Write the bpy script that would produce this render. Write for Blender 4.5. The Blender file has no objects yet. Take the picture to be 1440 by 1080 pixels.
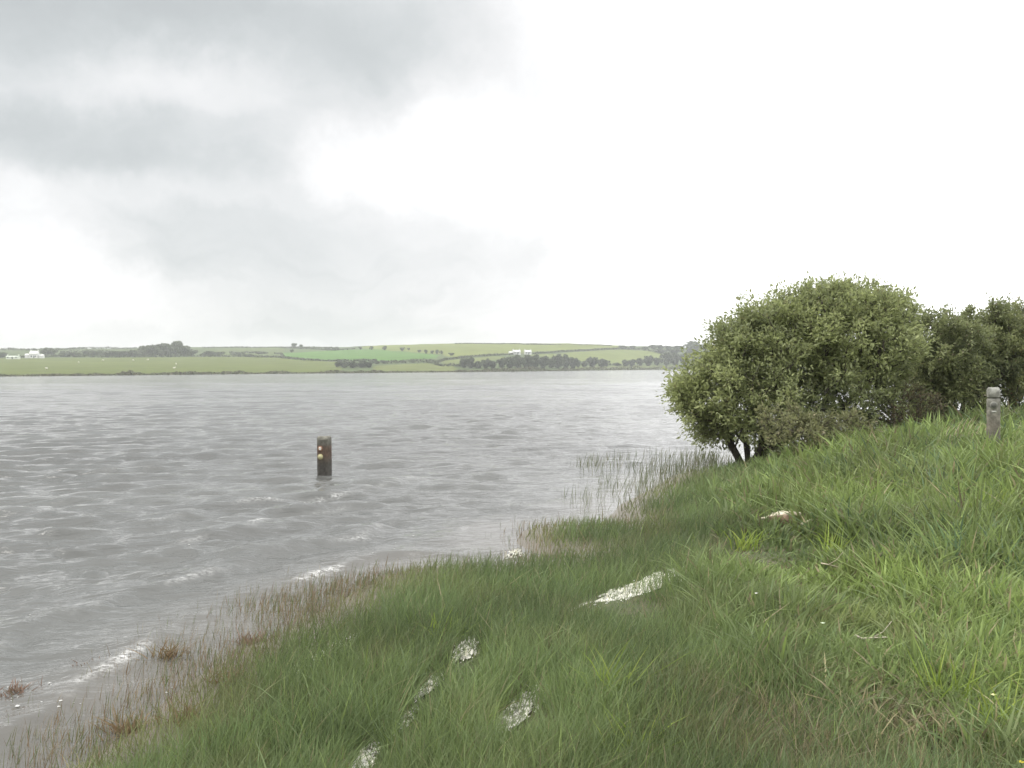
import bpy, math, random
import numpy as np
from mathutils import Matrix, Vector

rng = np.random.default_rng(7)
random.seed(7)
S = bpy.context.scene
COL = S.collection
R = math.radians

# ------------------------------------------------------------------ camera
CAM_H, FPX = 1.80, 1413.0
cam_d = bpy.data.cameras.new('camera')
cam = bpy.data.objects.new('camera', cam_d); COL.objects.link(cam)
cam_d.sensor_width = 36.0; cam_d.lens = FPX / 1440 * 36.0
cam_d.clip_start = 0.05; cam_d.clip_end = 12000
CM = Matrix.Translation((0, 0, CAM_H)) @ Matrix.Rotation(R(90 - 0.87), 4, 'X') @ Matrix.Rotation(R(-0.40), 4, 'Z')
cam.matrix_world = CM
S.camera = cam
CR = np.array(CM.to_3x3())

def ray(px, py):                       # direction of a photo pixel (1440 x 1080)
    d = CR @ np.array([(px - 720) / FPX, -(py - 540) / FPX, -1.0])
    return d / np.linalg.norm(d)
def at(px, py, z=0.0):                 # where that sight line meets level z
    d = ray(px, py); t = (z - CAM_H) / d[2]
    return np.array([d[0] * t, d[1] * t, z])
def pt(px, py, D):                     # the point on it at depth D
    d = ray(px, py); return np.array([0, 0, CAM_H]) + d * (D / d[1])

# ------------------------------------------------------------------ sky, sun, exposure
SUN_EL, SUN_AZ = 52.0, -72.0           # azimuth from +Y, negative = left
world = bpy.data.worlds.new('World'); S.world = world; world.use_nodes = True
nt = world.node_tree; nt.nodes.clear()
def N(t, nt_, **kw):
    n = nt_.nodes.new(t)
    for k, v in kw.items(): setattr(n, k, v)
    return n
class G:                               # tiny node-graph writer
    def __init__(s, tree): s.t = tree
    def _in(s, sock, v):
        if hasattr(v, 'is_output'): s.t.links.new(v, sock)
        else: sock.default_value = v
    def m(s, op, a, b=None, c=None, clamp=False):
        n = N('ShaderNodeMath', s.t, operation=op, use_clamp=clamp)
        s._in(n.inputs[0], a)
        if b is not None: s._in(n.inputs[1], b)
        if c is not None: s._in(n.inputs[2], c)
        return n.outputs[0]
    def ss(s, v, a, b, lo=0.0, hi=1.0):
        n = N('ShaderNodeMapRange', s.t, interpolation_type='SMOOTHSTEP')
        s._in(n.inputs[0], v)
        for i, x in enumerate((a, b, lo, hi)): n.inputs[1 + i].default_value = x
        return n.outputs[0]
    def noise(s, vec, scale, detail=4, rough=0.55, dist=0.0, col=False):
        n = N('ShaderNodeTexNoise', s.t)
        if vec is not None: s.t.links.new(vec, n.inputs['Vector'])
        n.inputs['Scale'].default_value = scale; n.inputs['Detail'].default_value = detail
        n.inputs['Roughness'].default_value = rough; n.inputs['Distortion'].default_value = dist
        return n.outputs['Color' if col else 'Fac']
    def mixc(s, f, a, b):
        n = N('ShaderNodeMix', s.t, data_type='RGBA')
        s._in(n.inputs[0], f); s._in(n.inputs[6], a); s._in(n.inputs[7], b)
        return n.outputs[2]
    def vmul(s, v, xyz):
        n = N('ShaderNodeVectorMath', s.t, operation='MULTIPLY')
        s.t.links.new(v, n.inputs[0]); n.inputs[1].default_value = xyz
        return n.outputs[0]
def build_sky():
    g = G(nt)
    tc = N('ShaderNodeTexCoord', nt)
    wn = g.noise(tc.outputs['Generated'], 6.0, 8, 0.62, col=True)
    sub = N('ShaderNodeVectorMath', nt, operation='SUBTRACT'); nt.links.new(wn, sub.inputs[0]); sub.inputs[1].default_value = (.5, .5, .5)
    wv = g.vmul(sub.outputs[0], (0.24, 0.24, 0.13))
    add = N('ShaderNodeVectorMath', nt, operation='ADD'); nt.links.new(tc.outputs['Generated'], add.inputs[0]); nt.links.new(wv, add.inputs[1])
    sep = N('ShaderNodeSeparateXYZ', nt); nt.links.new(add.outputs[0], sep.inputs[0])
    az = g.m('ARCTAN2', sep.outputs[0], sep.outputs[1])
    el = g.m('ARCSINE', g.m('MINIMUM', g.m('MAXIMUM', sep.outputs[2], -1.0), 1.0))
    # broad cover: thin and glaring on the right, thick on the left
    v = g.m('ADD', g.ss(az, R(-15), R(4), 0.495, 0.565), g.ss(az, R(-1), R(20), 0.0, 0.78))
    back = g.ss(g.m('ABSOLUTE', az), R(80), R(150), 0.0, 1.0)
    v = g.m('MULTIPLY_ADD', back, g.m('SUBTRACT', 0.95, v), v)
    v = g.m('ADD', v, g.ss(el, R(27), R(55), 0.0, 0.40))
    # px, py, half width, half height, amount, hard edge
    blobs = [(60, -40, 420, 90, -.26, 0), (500, 120, 170, 70, -.05, 0), (560, 50, 300, 75, -.12, 0), (190, 205, 300, 62, -.19, 1),
             (10, 120, 110, 110, -.10, 0), (330, 345, 260, 45, -.08, 1), (430, 430, 330, 60, -.05, 0), (540, 300, 150, 32, -.10, 0),
             (520, 400, 210, 70, -.05, 0), (480, 470, 300, 40, -.04, 0),
             (140, 105, 110, 42, .11, 0), (325, 95, 95, 42, .13, 0), (45, 380, 140, 62, .28, 1), (10, 262, 90, 45, .14, 0),
             (210, 265, 130, 24, .07, 0), (560, 222, 150, 50, .18, 0), (830, 225, 300, 90, .45, 0), (980, 60, 240, 100, .20, 0), (150, 440, 180, 40, .12, 0)]
    for (px, py, hw, hh, amp, hard) in blobs:
        d = ray(px, py); a0 = math.atan2(d[0], d[1]); e0 = math.asin(d[2])
        dx = g.m('DIVIDE', g.m('SUBTRACT', az, a0), hw / FPX); dy = g.m('DIVIDE', g.m('SUBTRACT', el, e0), hh / FPX)
        q = g.m('ADD', g.m('MULTIPLY', dx, dx), g.m('MULTIPLY', dy, dy))
        if hard: q = g.m('MULTIPLY', q, q)
        e = g.m('EXPONENT', g.m('MULTIPLY', q, -1.0))
        v = g.m('MULTIPLY_ADD', e, amp * 0.60, v)
    # cloud texture flattened towards the horizon, everywhere round
    comb = N('ShaderNodeCombineXYZ', nt)
    inv = g.m('DIVIDE', 1.0, g.m('ADD', g.m('MAXIMUM', sep.outputs[2], 0.0), 0.16))
    nt.links.new(g.m('MULTIPLY', sep.outputs[0], inv), comb.inputs[0]); nt.links.new(g.m('MULTIPLY', sep.outputs[1], inv), comb.inputs[1])
    n1 = g.noise(comb.outputs[0], 1.5, 9, 0.58, 0.5)
    v = g.m('MULTIPLY_ADD', g.m('SUBTRACT', n1, 0.5), 0.21, v)
    v = g.m('MAXIMUM', v, 0.29)
    dark = (0.955, 1.0, 1.005, 1); lite = (1.0, 1.0, 1.0, 1)
    tint = g.mixc(g.ss(v, 0.35, 0.56), dark, lite)
    mul = N('ShaderNodeVectorMath', nt, operation='SCALE'); nt.links.new(tint, mul.inputs[0]); nt.links.new(v, mul.inputs['Scale'])
    sky = N('ShaderNodeTexSky', nt); sky.sky_type = 'NISHITA'; sky.sun_disc = False
    sky.sun_elevation = R(SUN_EL); sky.sun_rotation = R(SUN_AZ)
    bg1 = N('ShaderNodeBackground', nt); nt.links.new(sky.outputs[0], bg1.inputs[0]); bg1.inputs[1].default_value = 0.08
    bg2 = N('ShaderNodeBackground', nt); nt.links.new(mul.outputs[0], bg2.inputs[0]); bg2.inputs[1].default_value = 1.0
    mx = N('ShaderNodeMixShader', nt); mx.inputs[0].default_value = 0.95
    nt.links.new(bg1.outputs[0], mx.inputs[1]); nt.links.new(bg2.outputs[0], mx.inputs[2])
    out = N('ShaderNodeOutputWorld', nt); nt.links.new(mx.outputs[0], out.inputs[0])
build_sky()
sun_d = bpy.data.lights.new('sun', 'SUN'); sun_d.energy = 1.5; sun_d.angle = R(26); sun_d.color = (1.0, 0.96, 0.90)
sun = bpy.data.objects.new('sun', sun_d); COL.objects.link(sun)
sd_ = Vector((math.sin(R(SUN_AZ)) * math.cos(R(SUN_EL)), math.cos(R(SUN_AZ)) * math.cos(R(SUN_EL)), math.sin(R(SUN_EL))))
sun.rotation_euler = sd_.to_track_quat('Z', 'Y').to_euler()
S.view_settings.view_transform = 'Standard'; S.view_settings.look = 'None'
S.view_settings.exposure = 0.8; S.view_settings.gamma = 1.0; S.view_settings.use_curve_mapping = False
S.cycles.volume_bounces = 1; S.cycles.max_bounces = 8; S.cycles.transparent_max_bounces = 8

# ------------------------------------------------------------------ helpers
def smooth(x, a, b):
    t = np.clip((np.asarray(x, float) - a) / (b - a), 0, 1); return t * t * (3 - 2 * t)
_lat = np.random.default_rng(3).random((256, 256))
def vnoise(x, y, s=1.0, oct=3):
    x = np.asarray(x, float); y = np.asarray(y, float); out = 0; amp = 1; tot = 0; f = s
    for o in range(oct):
        u = x * f + 17.3 * o; w = y * f + 9.1 * o
        i = np.floor(u).astype(int); j = np.floor(w).astype(int); fu = u - i; fw = w - j
        fu = fu * fu * (3 - 2 * fu); fw = fw * fw * (3 - 2 * fw)
        L = lambda a, b: _lat[a & 255, b & 255]
        v = (L(i, j) * (1 - fu) + L(i + 1, j) * fu) * (1 - fw) + (L(i, j + 1) * (1 - fu) + L(i + 1, j + 1) * fu) * fw
        out = out + amp * v; tot += amp; amp *= .5; f *= 2
    return out / tot
def mesh(name, V, faces, attrs=None, smooth_shade=False):
    """faces: list of (m,k) index arrays; attrs: name -> (n,3) colours or (n,) floats on points"""
    me = bpy.data.meshes.new(name); V = np.asarray(V, np.float32)
    faces = [np.asarray(f, np.int32) for f in (faces if isinstance(faces, list) else [faces]) if len(f)]
    me.vertices.add(len(V)); me.vertices.foreach_set('co', V.ravel())
    tot = np.concatenate([np.full(len(f), f.shape[1], np.int32) for f in faces])
    idx = np.concatenate([f.ravel() for f in faces])
    st = np.concatenate([[0], np.cumsum(tot)[:-1]]).astype(np.int32)
    me.loops.add(len(idx)); me.loops.foreach_set('vertex_index', idx)
    me.polygons.add(len(tot)); me.polygons.foreach_set('loop_start', st); me.polygons.foreach_set('loop_total', tot)
    if smooth_shade: me.polygons.foreach_set('use_smooth', np.ones(len(tot), bool))
    for k, a in (attrs or {}).items():
        a = np.asarray(a, np.float32)
        if a.ndim == 2:
            at_ = me.attributes.new(k, 'FLOAT_COLOR', 'POINT')
            at_.data.foreach_set('color', np.column_stack([a, np.ones(len(a), np.float32)]).astype(np.float32).ravel())
        else:
            at_ = me.attributes.new(k, 'FLOAT', 'POINT'); at_.data.foreach_set('value', a)
    me.update(calc_edges=True); me.validate()
    return me
def obj(name, me, m, parent=None, **props):
    o = bpy.data.objects.new(name, me); COL.objects.link(o)
    if m is not None and not me.materials: me.materials.append(m)
    if parent is not None: o.parent = parent
    for k, v in props.items(): o[k] = v
    return o
def thing(name, label, cat, loc, rz=0.0, group=None, scale=None):
    o = bpy.data.objects.new(name, None); COL.objects.link(o); o.empty_display_size = 0.2
    o.location = [float(c) for c in loc]; o.rotation_euler = (0, 0, rz)
    if scale is not None: o.scale = scale
    o['label'] = label; o['category'] = cat
    if group: o['group'] = group
    return o
class MB:                              # collects shapes into one mesh
    def __init__(s): s.V = []; s.F = {}; s.n = 0; s.T = []
    def add(s, V, faces, tint=(1, 1, 1)):
        V = np.asarray(V, float)
        for f in faces if isinstance(faces, list) else [faces]:
            f = np.asarray(f, int)
            if len(f): s.F.setdefault(f.shape[1], []).append(f + s.n)
        t = np.asarray(tint, float); s.T.append(np.broadcast_to(t, (len(V), 3)))
        s.V.append(V); s.n += len(V)
    def box(s, c, size, tint=(1, 1, 1), rz=0):
        x, y, z = np.array(size) / 2
        V = np.array([[a * x, b * y, d * z] for a in (-1, 1) for b in (-1, 1) for d in (-1, 1)])
        ca, sa = math.cos(rz), math.sin(rz)
        V = np.column_stack([V[:, 0] * ca - V[:, 1] * sa, V[:, 0] * sa + V[:, 1] * ca, V[:, 2]])
        s.add(V + np.array(c), np.array([[0, 1, 3, 2], [4, 6, 7, 5], [0, 4, 5, 1], [2, 3, 7, 6], [0, 2, 6, 4], [1, 5, 7, 3]]), tint)
    def tube(s, P, rad, k=6, tint=(1, 1, 1), cap=True):
        P = np.asarray(P, float); rad = np.broadcast_to(rad, (len(P),)); n = len(P)
        T = np.gradient(P, axis=0); T /= np.linalg.norm(T, axis=1)[:, None] + 1e-9
        up = np.array([0.13, 0.31, 0.94]); A = np.cross(T, up); ln = np.linalg.norm(A, axis=1)[:, None]
        A = np.where(ln < .1, np.cross(T, [1, 0, 0]), A); A /= np.linalg.norm(A, axis=1)[:, None] + 1e-9; B = np.cross(T, A)
        th = np.arange(k) * 2 * math.pi / k
        V = P[:, None] + rad[:, None, None] * (A[:, None] * np.cos(th)[None, :, None] + B[:, None] * np.sin(th)[None, :, None])
        i = np.arange(n - 1)[:, None] * k; j = np.arange(k)[None]; j2 = (j + 1) % k
        F = np.stack([i + j, i + j2, i + k + j2, i + k + j], -1).reshape(-1, 4)
        fs = [F]
        s.add(V.reshape(-1, 3), fs, tint)
        if cap: s.F.setdefault(k, []).append(np.array([np.arange(k)[::-1], np.arange(k) + (n - 1) * k]) + s.n - n * k)
    def build(s, name, m, parent=None, sm=False, **props):
        me = mesh(name, np.concatenate(s.V), [np.concatenate(f) for f in s.F.values()], {'tint': np.concatenate(s.T)}, sm)
        return obj(name, me, m, parent, **props)

def mat(name, rough=0.8, spec=0.3, trans=0.0, base=None, var=0.0, vscale=6.0, bump=0.0, bscale=20.0, bdist=0.01):
    m = bpy.data.materials.new(name); m.use_nodes = True; t = m.node_tree; t.nodes.clear(); g = G(t)
    if base is None:
        a = N('ShaderNodeAttribute', t, attribute_name='tint'); c = a.outputs['Color']
    else:
        n_ = N('ShaderNodeRGB', t); n_.outputs[0].default_value = (*base, 1); c = n_.outputs[0]
    tc = N('ShaderNodeTexCoord', t)
    if var:
        f = g.noise(tc.outputs['Object'], vscale, 5, 0.6)
        hs = N('ShaderNodeHueSaturation', t); t.links.new(c, hs.inputs['Color'])
        t.links.new(g.ss(f, 0.25, 0.75, 1 - var, 1 + var), hs.inputs['Value']); c = hs.outputs[0]
    p = N('ShaderNodeBsdfPrincipled', t); t.links.new(c, p.inputs['Base Color'])
    p.inputs['Roughness'].default_value = rough; p.inputs['Specular IOR Level'].default_value = spec
    if bump:
        b = N('ShaderNodeBump', t); b.inputs['Strength'].default_value = bump; b.inputs['Distance'].default_value = bdist
        t.links.new(g.noise(tc.outputs['Object'], bscale, 6, 0.65), b.inputs['Height']); t.links.new(b.outputs[0], p.inputs['Normal'])
    sh = p.outputs[0]
    if trans:
        tr = N('ShaderNodeBsdfTranslucent', t); t.links.new(c, tr.inputs[0])
        mx = N('ShaderNodeMixShader', t); mx.inputs[0].default_value = trans
        t.links.new(sh, mx.inputs[1]); t.links.new(tr.outputs[0], mx.inputs[2]); sh = mx.outputs[0]
    o = N('ShaderNodeOutputMaterial', t); t.links.new(sh, o.inputs[0])
    return m
M_blade = mat('blade', 0.55, 0.35, 0.40)
M_leaf = mat('leaf', 0.5, 0.4, 0.46)
M_farleaf = mat('far_leaf', 0.8, 0.1, 0.25)
M_bark = mat('bark', 0.9, 0.2, var=0.35, vscale=14, bump=0.6, bscale=40)
M_wood = mat('wood', 0.85, 0.25, var=0.35, vscale=18, bump=0.7, bscale=60, bdist=0.006)
M_plain = mat('plain', 0.85, 0.25, var=0.10, vscale=3)
M_wool = mat('wool', 0.95, 0.1, var=0.1, vscale=6)
M_foam = mat('foam', 0.7, 0.3, 0.25)

# ------------------------------------------------------------------ lake outline
SHORE_PX = [(60, 1120), (150, 1078), (235, 1022), (290, 965), (368, 915), (440, 882), (500, 846), (556, 815), (600, 801), (700, 801),
            (800, 789), (835, 780), (770, 776), (742, 763), (755, 746), (830, 742), (900, 741), (872, 727), (890, 708), (925, 690),
            (960, 668), (1010, 659), (1050, 652)]
near_shore = [at(*p)[:2] for p in SHORE_PX]
def az_of(px): return math.atan2((px - 720) / FPX, 1.0)
FAR = [  # azimuth, distance of far waterline, skyline y in the photo, distance of skyline
    (-math.pi, 420, 500, 1300), (-2.0, 420, 495, 1300), (-1.4, 440, 492, 1300), (az_of(-500), 470, 491, 1300), (az_of(0), 480, 491, 1350), (az_of(180), 500, 490, 1350),
    (az_of(270), 520, 488, 1350), (az_of(480), 560, 488, 1300), (az_of(560), 575, 485, 1250), (az_of(640), 600, 483, 1200), (az_of(720), 660, 482.5, 1200),
    (az_of(800), 780, 483, 1250), (az_of(870), 880, 486, 1300), (az_of(960), 950, 489, 1400), (az_of(1100), 980, 488, 1500), (az_of(1440), 1000, 487, 1500),
    (1.0, 900, 487, 1500), (1.5, 420, 490, 1400), (2.2, 420, 495, 1300), (math.pi, 420, 500, 1300)]
FA = np.array(FAR)
def far_cols(a):
    D0 = np.interp(a, FA[:, 0], FA[:, 1]); y1 = np.interp(a, FA[:, 0], FA[:, 2]); D1 = np.interp(a, FA[:, 0], FA[:, 3])
    wob = (vnoise(a * 60, a * 0 + 3.3, 1, 3) - .5) * 1.6
    return D0 + (vnoise(a * 90, a * 0 + 8, 1, 3) - .5) * 14, y1 + wob, D1
H0 = 518.6                                   # horizon row at the middle of the photo
def hor(px): return H0 - (px - 720) * math.tan(R(0.40))
def tan_el(a, y):                            # tangent of elevation of photo row y at azimuth a
    px = np.clip(720 + FPX * np.tan(np.clip(a, -1.2, 1.2)), -400, 1800)
    return (hor(px) - y) / FPX * np.cos(np.clip(a, -.7, .7))
def far_pos(a, t):
    D0, y1, D1 = far_cols(a)
    e0 = -CAM_H / D0; e1 = tan_el(a, y1)
    D = D0 * (D1 / D0) ** t
    e = e0 + (e1 - e0) * np.clip(t, 0, 1) ** 0.92
    z = CAM_H + D * e
    z = np.where(t > 1, z - (t - 1) * 24, z)
    z = np.where(t < 0, t * 18, z)
    return np.stack([D * np.sin(a), D * np.cos(a), z], -1)
def far_at(px, y):                           # point of the far land seen at a photo pixel
    a = np.array([az_of(px)]); D0, y1, D1 = far_cols(a)
    e0 = -CAM_H / D0; e1 = tan_el(a, y1); e = tan_el(a, y)
    t = np.clip((e - e0) / (e1 - e0), 0.0, 1.0) ** (1 / 0.92)
    return far_pos(a, t)[0]
ring = [(6.0, 21.5), (8.5, 23.5), (14, 27), (30, 36), (90, 90), (300, 280), (480, 700)]
for px in (1440, 1200, 960, 720, 480, 240, 0, -400): 
    a = az_of(px); D = float(far_cols(np.array([a]))[0][0]); ring.append((D * math.sin(a), D * math.cos(a)))
ring += [(-430, 0), (-300, -200), (-60, -60), (-14, -10), (-5.5, -1.5), (-2.6, 2.9)]
LAKE = np.array([tuple(p) for p in near_shore] + ring)
def sdist(x, y):
    """signed distance to the lake edge, positive on land"""
    x = np.asarray(x, float); y = np.asarray(y, float); sh = x.shape; x = x.ravel(); y = y.ravel()
    best = np.full(x.shape, 1e18); inside = np.zeros(x.shape, bool)
    n = len(LAKE)
    for i in range(n):
        ax, ay = LAKE[i]; bx, by = LAKE[(i + 1) % n]
        dx, dy = bx - ax, by - ay
        t = np.clip(((x - ax) * dx + (y - ay) * dy) / (dx * dx + dy * dy + 1e-12), 0, 1)
        best = np.minimum(best, (x - ax - t * dx) ** 2 + (y - ay - t * dy) ** 2)
        c = ((ay > y) != (by > y)) & (x < (bx - ax) * (y - ay) / (by - ay + 1e-12) + ax)
        inside ^= c
    d = np.sqrt(best)
    return np.where(inside, -d, d).reshape(sh)
def ground_z(x, y, sd=None):
    if sd is None: sd = sdist(x, y)
    n = vnoise(x, y, 0.9, 3) - .5
    land = 0.03 + 0.10 * smooth(sd, 0, 2.5) + 0.05 * n * smooth(sd, 0, 1)
    u = 0.90 * x + 0.10 * (y - 4)
    land = land + 0.42 * smooth(u, 2.8, 8.0) * smooth(sd, 0.3, 4.0) + 0.6 * smooth(sd, 12, 90)
    wat = np.maximum(-0.9, 0.03 + 0.22 * sd)
    return np.where(sd > 0, land, wat)

# ------------------------------------------------------------------ ground, hills, lake
def graded(lo, hi, c0, c1, step, ratio):
    a = list(np.arange(c0, c1 + 1e-6, step)); s = step
    while a[-1] < hi: s *= ratio; a.append(a[-1] + s)
    s = step
    while a[0] > lo: s *= ratio; a.insert(0, a[0] - s)
    return np.array(a)
def grid_faces(nr, nc):
    i = np.arange(nr - 1)[:, None] * nc; j = np.arange(nc - 1)[None]
    return np.stack([i + j, i + j + 1, i + nc + j + 1, i + nc + j], -1).reshape(-1, 4)

gx = graded(-4000, 4000, -4, 10, 0.09, 1.16); gy = graded(-4000, 4000, 2.0, 21, 0.12, 1.16)
X, Y = np.meshgrid(gx, gy); sdg = sdist(X, Y); Z = ground_z(X, Y, sdg)
Z = np.where(np.hypot(X, Y) > 385, -1.6, Z)
m = bpy.data.materials.new('soil'); m.use_nodes = True
def soil_material(m):
    t = m.node_tree; g = G(t); p = t.nodes['Principled BSDF']
    tc = N('ShaderNodeTexCoord', t); a = N('ShaderNodeAttribute', t, attribute_name='wet')
    n1 = g.noise(tc.outputs['Object'], 2.2, 6, .6); n2 = g.noise(tc.outputs['Object'], 30, 6, .7)
    c = g.mixc(g.ss(n1, .35, .65), (0.060, 0.075, 0.026, 1), (0.085, 0.070, 0.038, 1))
    c = g.mixc(g.ss(n2, .45, .75), c, (0.045, 0.055, 0.022, 1))
    c = g.mixc(a.outputs['Fac'], c, (0.135, 0.118, 0.092, 1))
    t.links.new(c, p.inputs['Base Color'])
    t.links.new(g.m('MULTIPLY_ADD', a.outputs['Fac'], -0.5, 0.9), p.inputs['Roughness'])
    b = N('ShaderNodeBump', t); b.inputs['Strength'].default_value = .6; b.inputs['Distance'].default_value = .02
    t.links.new(n2, b.inputs['Height']); t.links.new(b.outputs[0], p.inputs['Normal'])
soil_material(m)
ground = obj('ground', mesh('ground', np.stack([X, Y, Z], -1).reshape(-1, 3), grid_faces(len(gy), len(gx)),
             {'wet': (1 - smooth(sdg, 0.05, 0.7)).ravel()}, True), m, kind='structure')

# far land: fields and pasture across the lake
A = np.concatenate([np.linspace(-math.pi, -0.75, 60, endpoint=False), np.linspace(-0.75, 0.75, 900, endpoint=False), np.linspace(0.75, math.pi, 60)])
Tt = np.concatenate([[-.06, -.02], np.linspace(0, 1, 90), [1.12, 1.3, 1.6]])
AA, TT = np.meshgrid(A, Tt); P = far_pos(AA, TT)
D0_, y1_, D1_ = far_cols(AA)
e_ = -CAM_H / D0_ + (tan_el(AA, y1_) + CAM_H / D0_) * np.clip(TT, 0, 1) ** .92
PXF = 720 + FPX * np.tan(np.clip(AA, -1.2, 1.2)); PYF = hor(np.clip(PXF, -400, 1800)) - e_ * FPX / np.cos(np.clip(AA, -.7, .7))
def in_poly(x, y, poly):
    ins = np.zeros(x.shape, bool)
    for (ax, ay), (bx, by) in zip(poly, poly[1:] + poly[:1]):
        ins ^= ((ay > y) != (by > y)) & (x < (bx - ax) * (y - ay) / (by - ay + 1e-12) + ax)
    return ins
fieldc = np.zeros(AA.shape + (3,)); fieldc[:] = (0.175, 0.20, 0.115)          # rough pasture and scrub
FIELDS = [([(-900, 540), (-900, 503), (0, 504), (200, 503), (330, 502), (400, 504), (480, 510), (480, 540)], (0.235, 0.245, 0.085)),
          ([(394, 496.5), (470, 493), (530, 490.5), (552, 493.5), (622, 499.5), (612, 503.5), (560, 507), (480, 507), (420, 506), (397, 503)], (0.165, 0.305, 0.070)),
          ([(505, 489), (545, 480), (870, 480), (880, 488), (800, 492.5), (720, 497.5), (660, 500), (636, 502), (620, 498), (550, 493)], (0.325, 0.325, 0.105)),
          ([(735, 500), (800, 496), (862, 491.5), (915, 494), (942, 500), (930, 507), (880, 513), (840, 512), (790, 503)], (0.315, 0.325, 0.12)),
          ([(520, 522), (530, 514), (600, 511), (614, 513), (640, 512), (640, 522)], (0.28, 0.28, 0.12)),
          ([(618, 508), (660, 503.5), (700, 500.5), (715, 502), (690, 507), (650, 512), (625, 512)], (0.28, 0.285, 0.12)),
          ([(275, 500), (320, 490), (400, 489), (396, 503)], (0.205, 0.225, 0.11)),
          ([(800, 519), (960, 516), (960, 513), (800, 515)], (0.30, 0.30, 0.16))]
wx = PXF + (vnoise(PXF / 14, PYF / 3, 1, 2) - .5) * 8; wy = PYF + (vnoise(PXF / 30, PYF * 0 + 5, 1, 2) - .5) * 1.4
for poly, c in FIELDS:
    fieldc[in_poly(wx, wy, poly)] = c
fieldc *= np.array([.37, .44, .30]); fieldc *= (0.88 + 0.24 * vnoise(P[..., 0], P[..., 1], 0.02, 4))[..., None]
M_field = mat('pasture', 0.95, 0.1, var=0.16, vscale=0.06)
hills = obj('hills', mesh('hills', P.reshape(-1, 3), grid_faces(len(Tt), len(A)), {'tint': fieldc.reshape(-1, 3)}, True), M_field, kind='structure')

# lake surface: wind chop, short breakers along the shore, froth
WD = np.array([0.34, -0.94])
def waves(x, y, cell, sd):
    """height and steepness of the chop; waves too short for the local mesh spacing are left to the bump"""
    z = np.zeros_like(x); r2 = np.random.default_rng(21)
    for k in range(100):
        lam = 0.13 * (1.5 / 0.13) ** r2.random() if k < 86 else 1.8 + 4 * r2.random()
        th = r2.normal(0, .78 if lam < .4 else .48); d = np.array([WD[0] * math.cos(th) - WD[1] * math.sin(th), WD[0] * math.sin(th) + WD[1] * math.cos(th)])
        a = (0.0064 * lam ** 0.72 if k < 86 else .0026) * (0.6 + .8 * r2.random())
        ph = 2 * math.pi * (x * d[0] + y * d[1]) / lam + r2.random() * 6.28
        s = np.sin(ph); a = a if k < 86 else a + .012 * smooth(-sd, 12, 60); z += a * (s + 0.35 * np.sin(2 * ph + 1.57) * .5) * smooth(lam / np.maximum(cell, 1e-3), 2.0, 3.6)
    return z
az_w = np.concatenate([np.linspace(-1.9, -0.56, 60, endpoint=False), np.linspace(-0.56, 0.30, 640, endpoint=False), np.linspace(0.30, 1.5, 130)])
rr = [1.2]
while rr[-1] < 1150:
    r_ = rr[-1]; rr.append(r_ + max(0.035, r_ * (0.0075 if r_ < 110 else 0.012 if r_ < 230 else 0.03)))
rr = np.array(rr)
AW, RW = np.meshgrid(az_w, rr); WX, WY = RW * np.sin(AW), RW * np.cos(AW)
sdw = sdist(WX, WY); cell = np.maximum(np.gradient(rr)[:, None] + 0 * AW, RW * np.gradient(az_w)[None, :])
dep = -sdw
calm = smooth(dep, 0.25, 3.0); amp = (0.55 + 0.5 * smooth(vnoise(WX, WY * .5, 0.12, 2), .3, .7))
hz = waves(WX, WY, cell, sdw) * amp
foam = np.zeros_like(hz)
lines = 0
near = smooth(-WX, .2, 1.4) * (RW < 22)
wob = (vnoise(WX, WY, .55, 3) - .5) * 1.5
for (d0, w_, a_) in ((0.75, .20, .050), (1.75, .26, .060), (2.9, .30, .055), (4.3, .34, .05)):
    q = dep + wob * (0.45 + .12 * d0) - d0
    gate = smooth(vnoise(WX + 31 * d0, WY, .30, 3), .30 if d0 < 1 else .40, .62)
    cr = np.where(q > 0, np.exp(-(q / (w_ * 1.6)) ** 2), np.exp(-(q / (w_ * .55)) ** 2)) * gate * near
    lines = lines + a_ * cr
    foam += np.where(np.abs(q + .03) < .30, np.exp(-((q + .04) / .06) ** 2), 0) * gate * near * (1.0 if d0 < 1 else .45) * smooth(vnoise(WX, WY, 2.3, 5), .42, .66)
steep = smooth(hz, 0.050, 0.085) * smooth(vnoise(WX, WY, .8, 3), .55, .72)
foam = np.clip(foam + steep * .15, 0, 1)
Zw = hz * (0.10 + 0.90 * calm) + lines * smooth(dep, .1, .6)
Fw = grid_faces(len(rr), len(az_w)); keep = (sdw.ravel()[Fw].min(1) < 1.2) | (np.hypot(WX, WY).ravel()[Fw].min(1) > 60) & (sdw.ravel()[Fw].min(1) < 25)
m = bpy.data.materials.new('lake_water'); m.use_nodes = True
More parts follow.
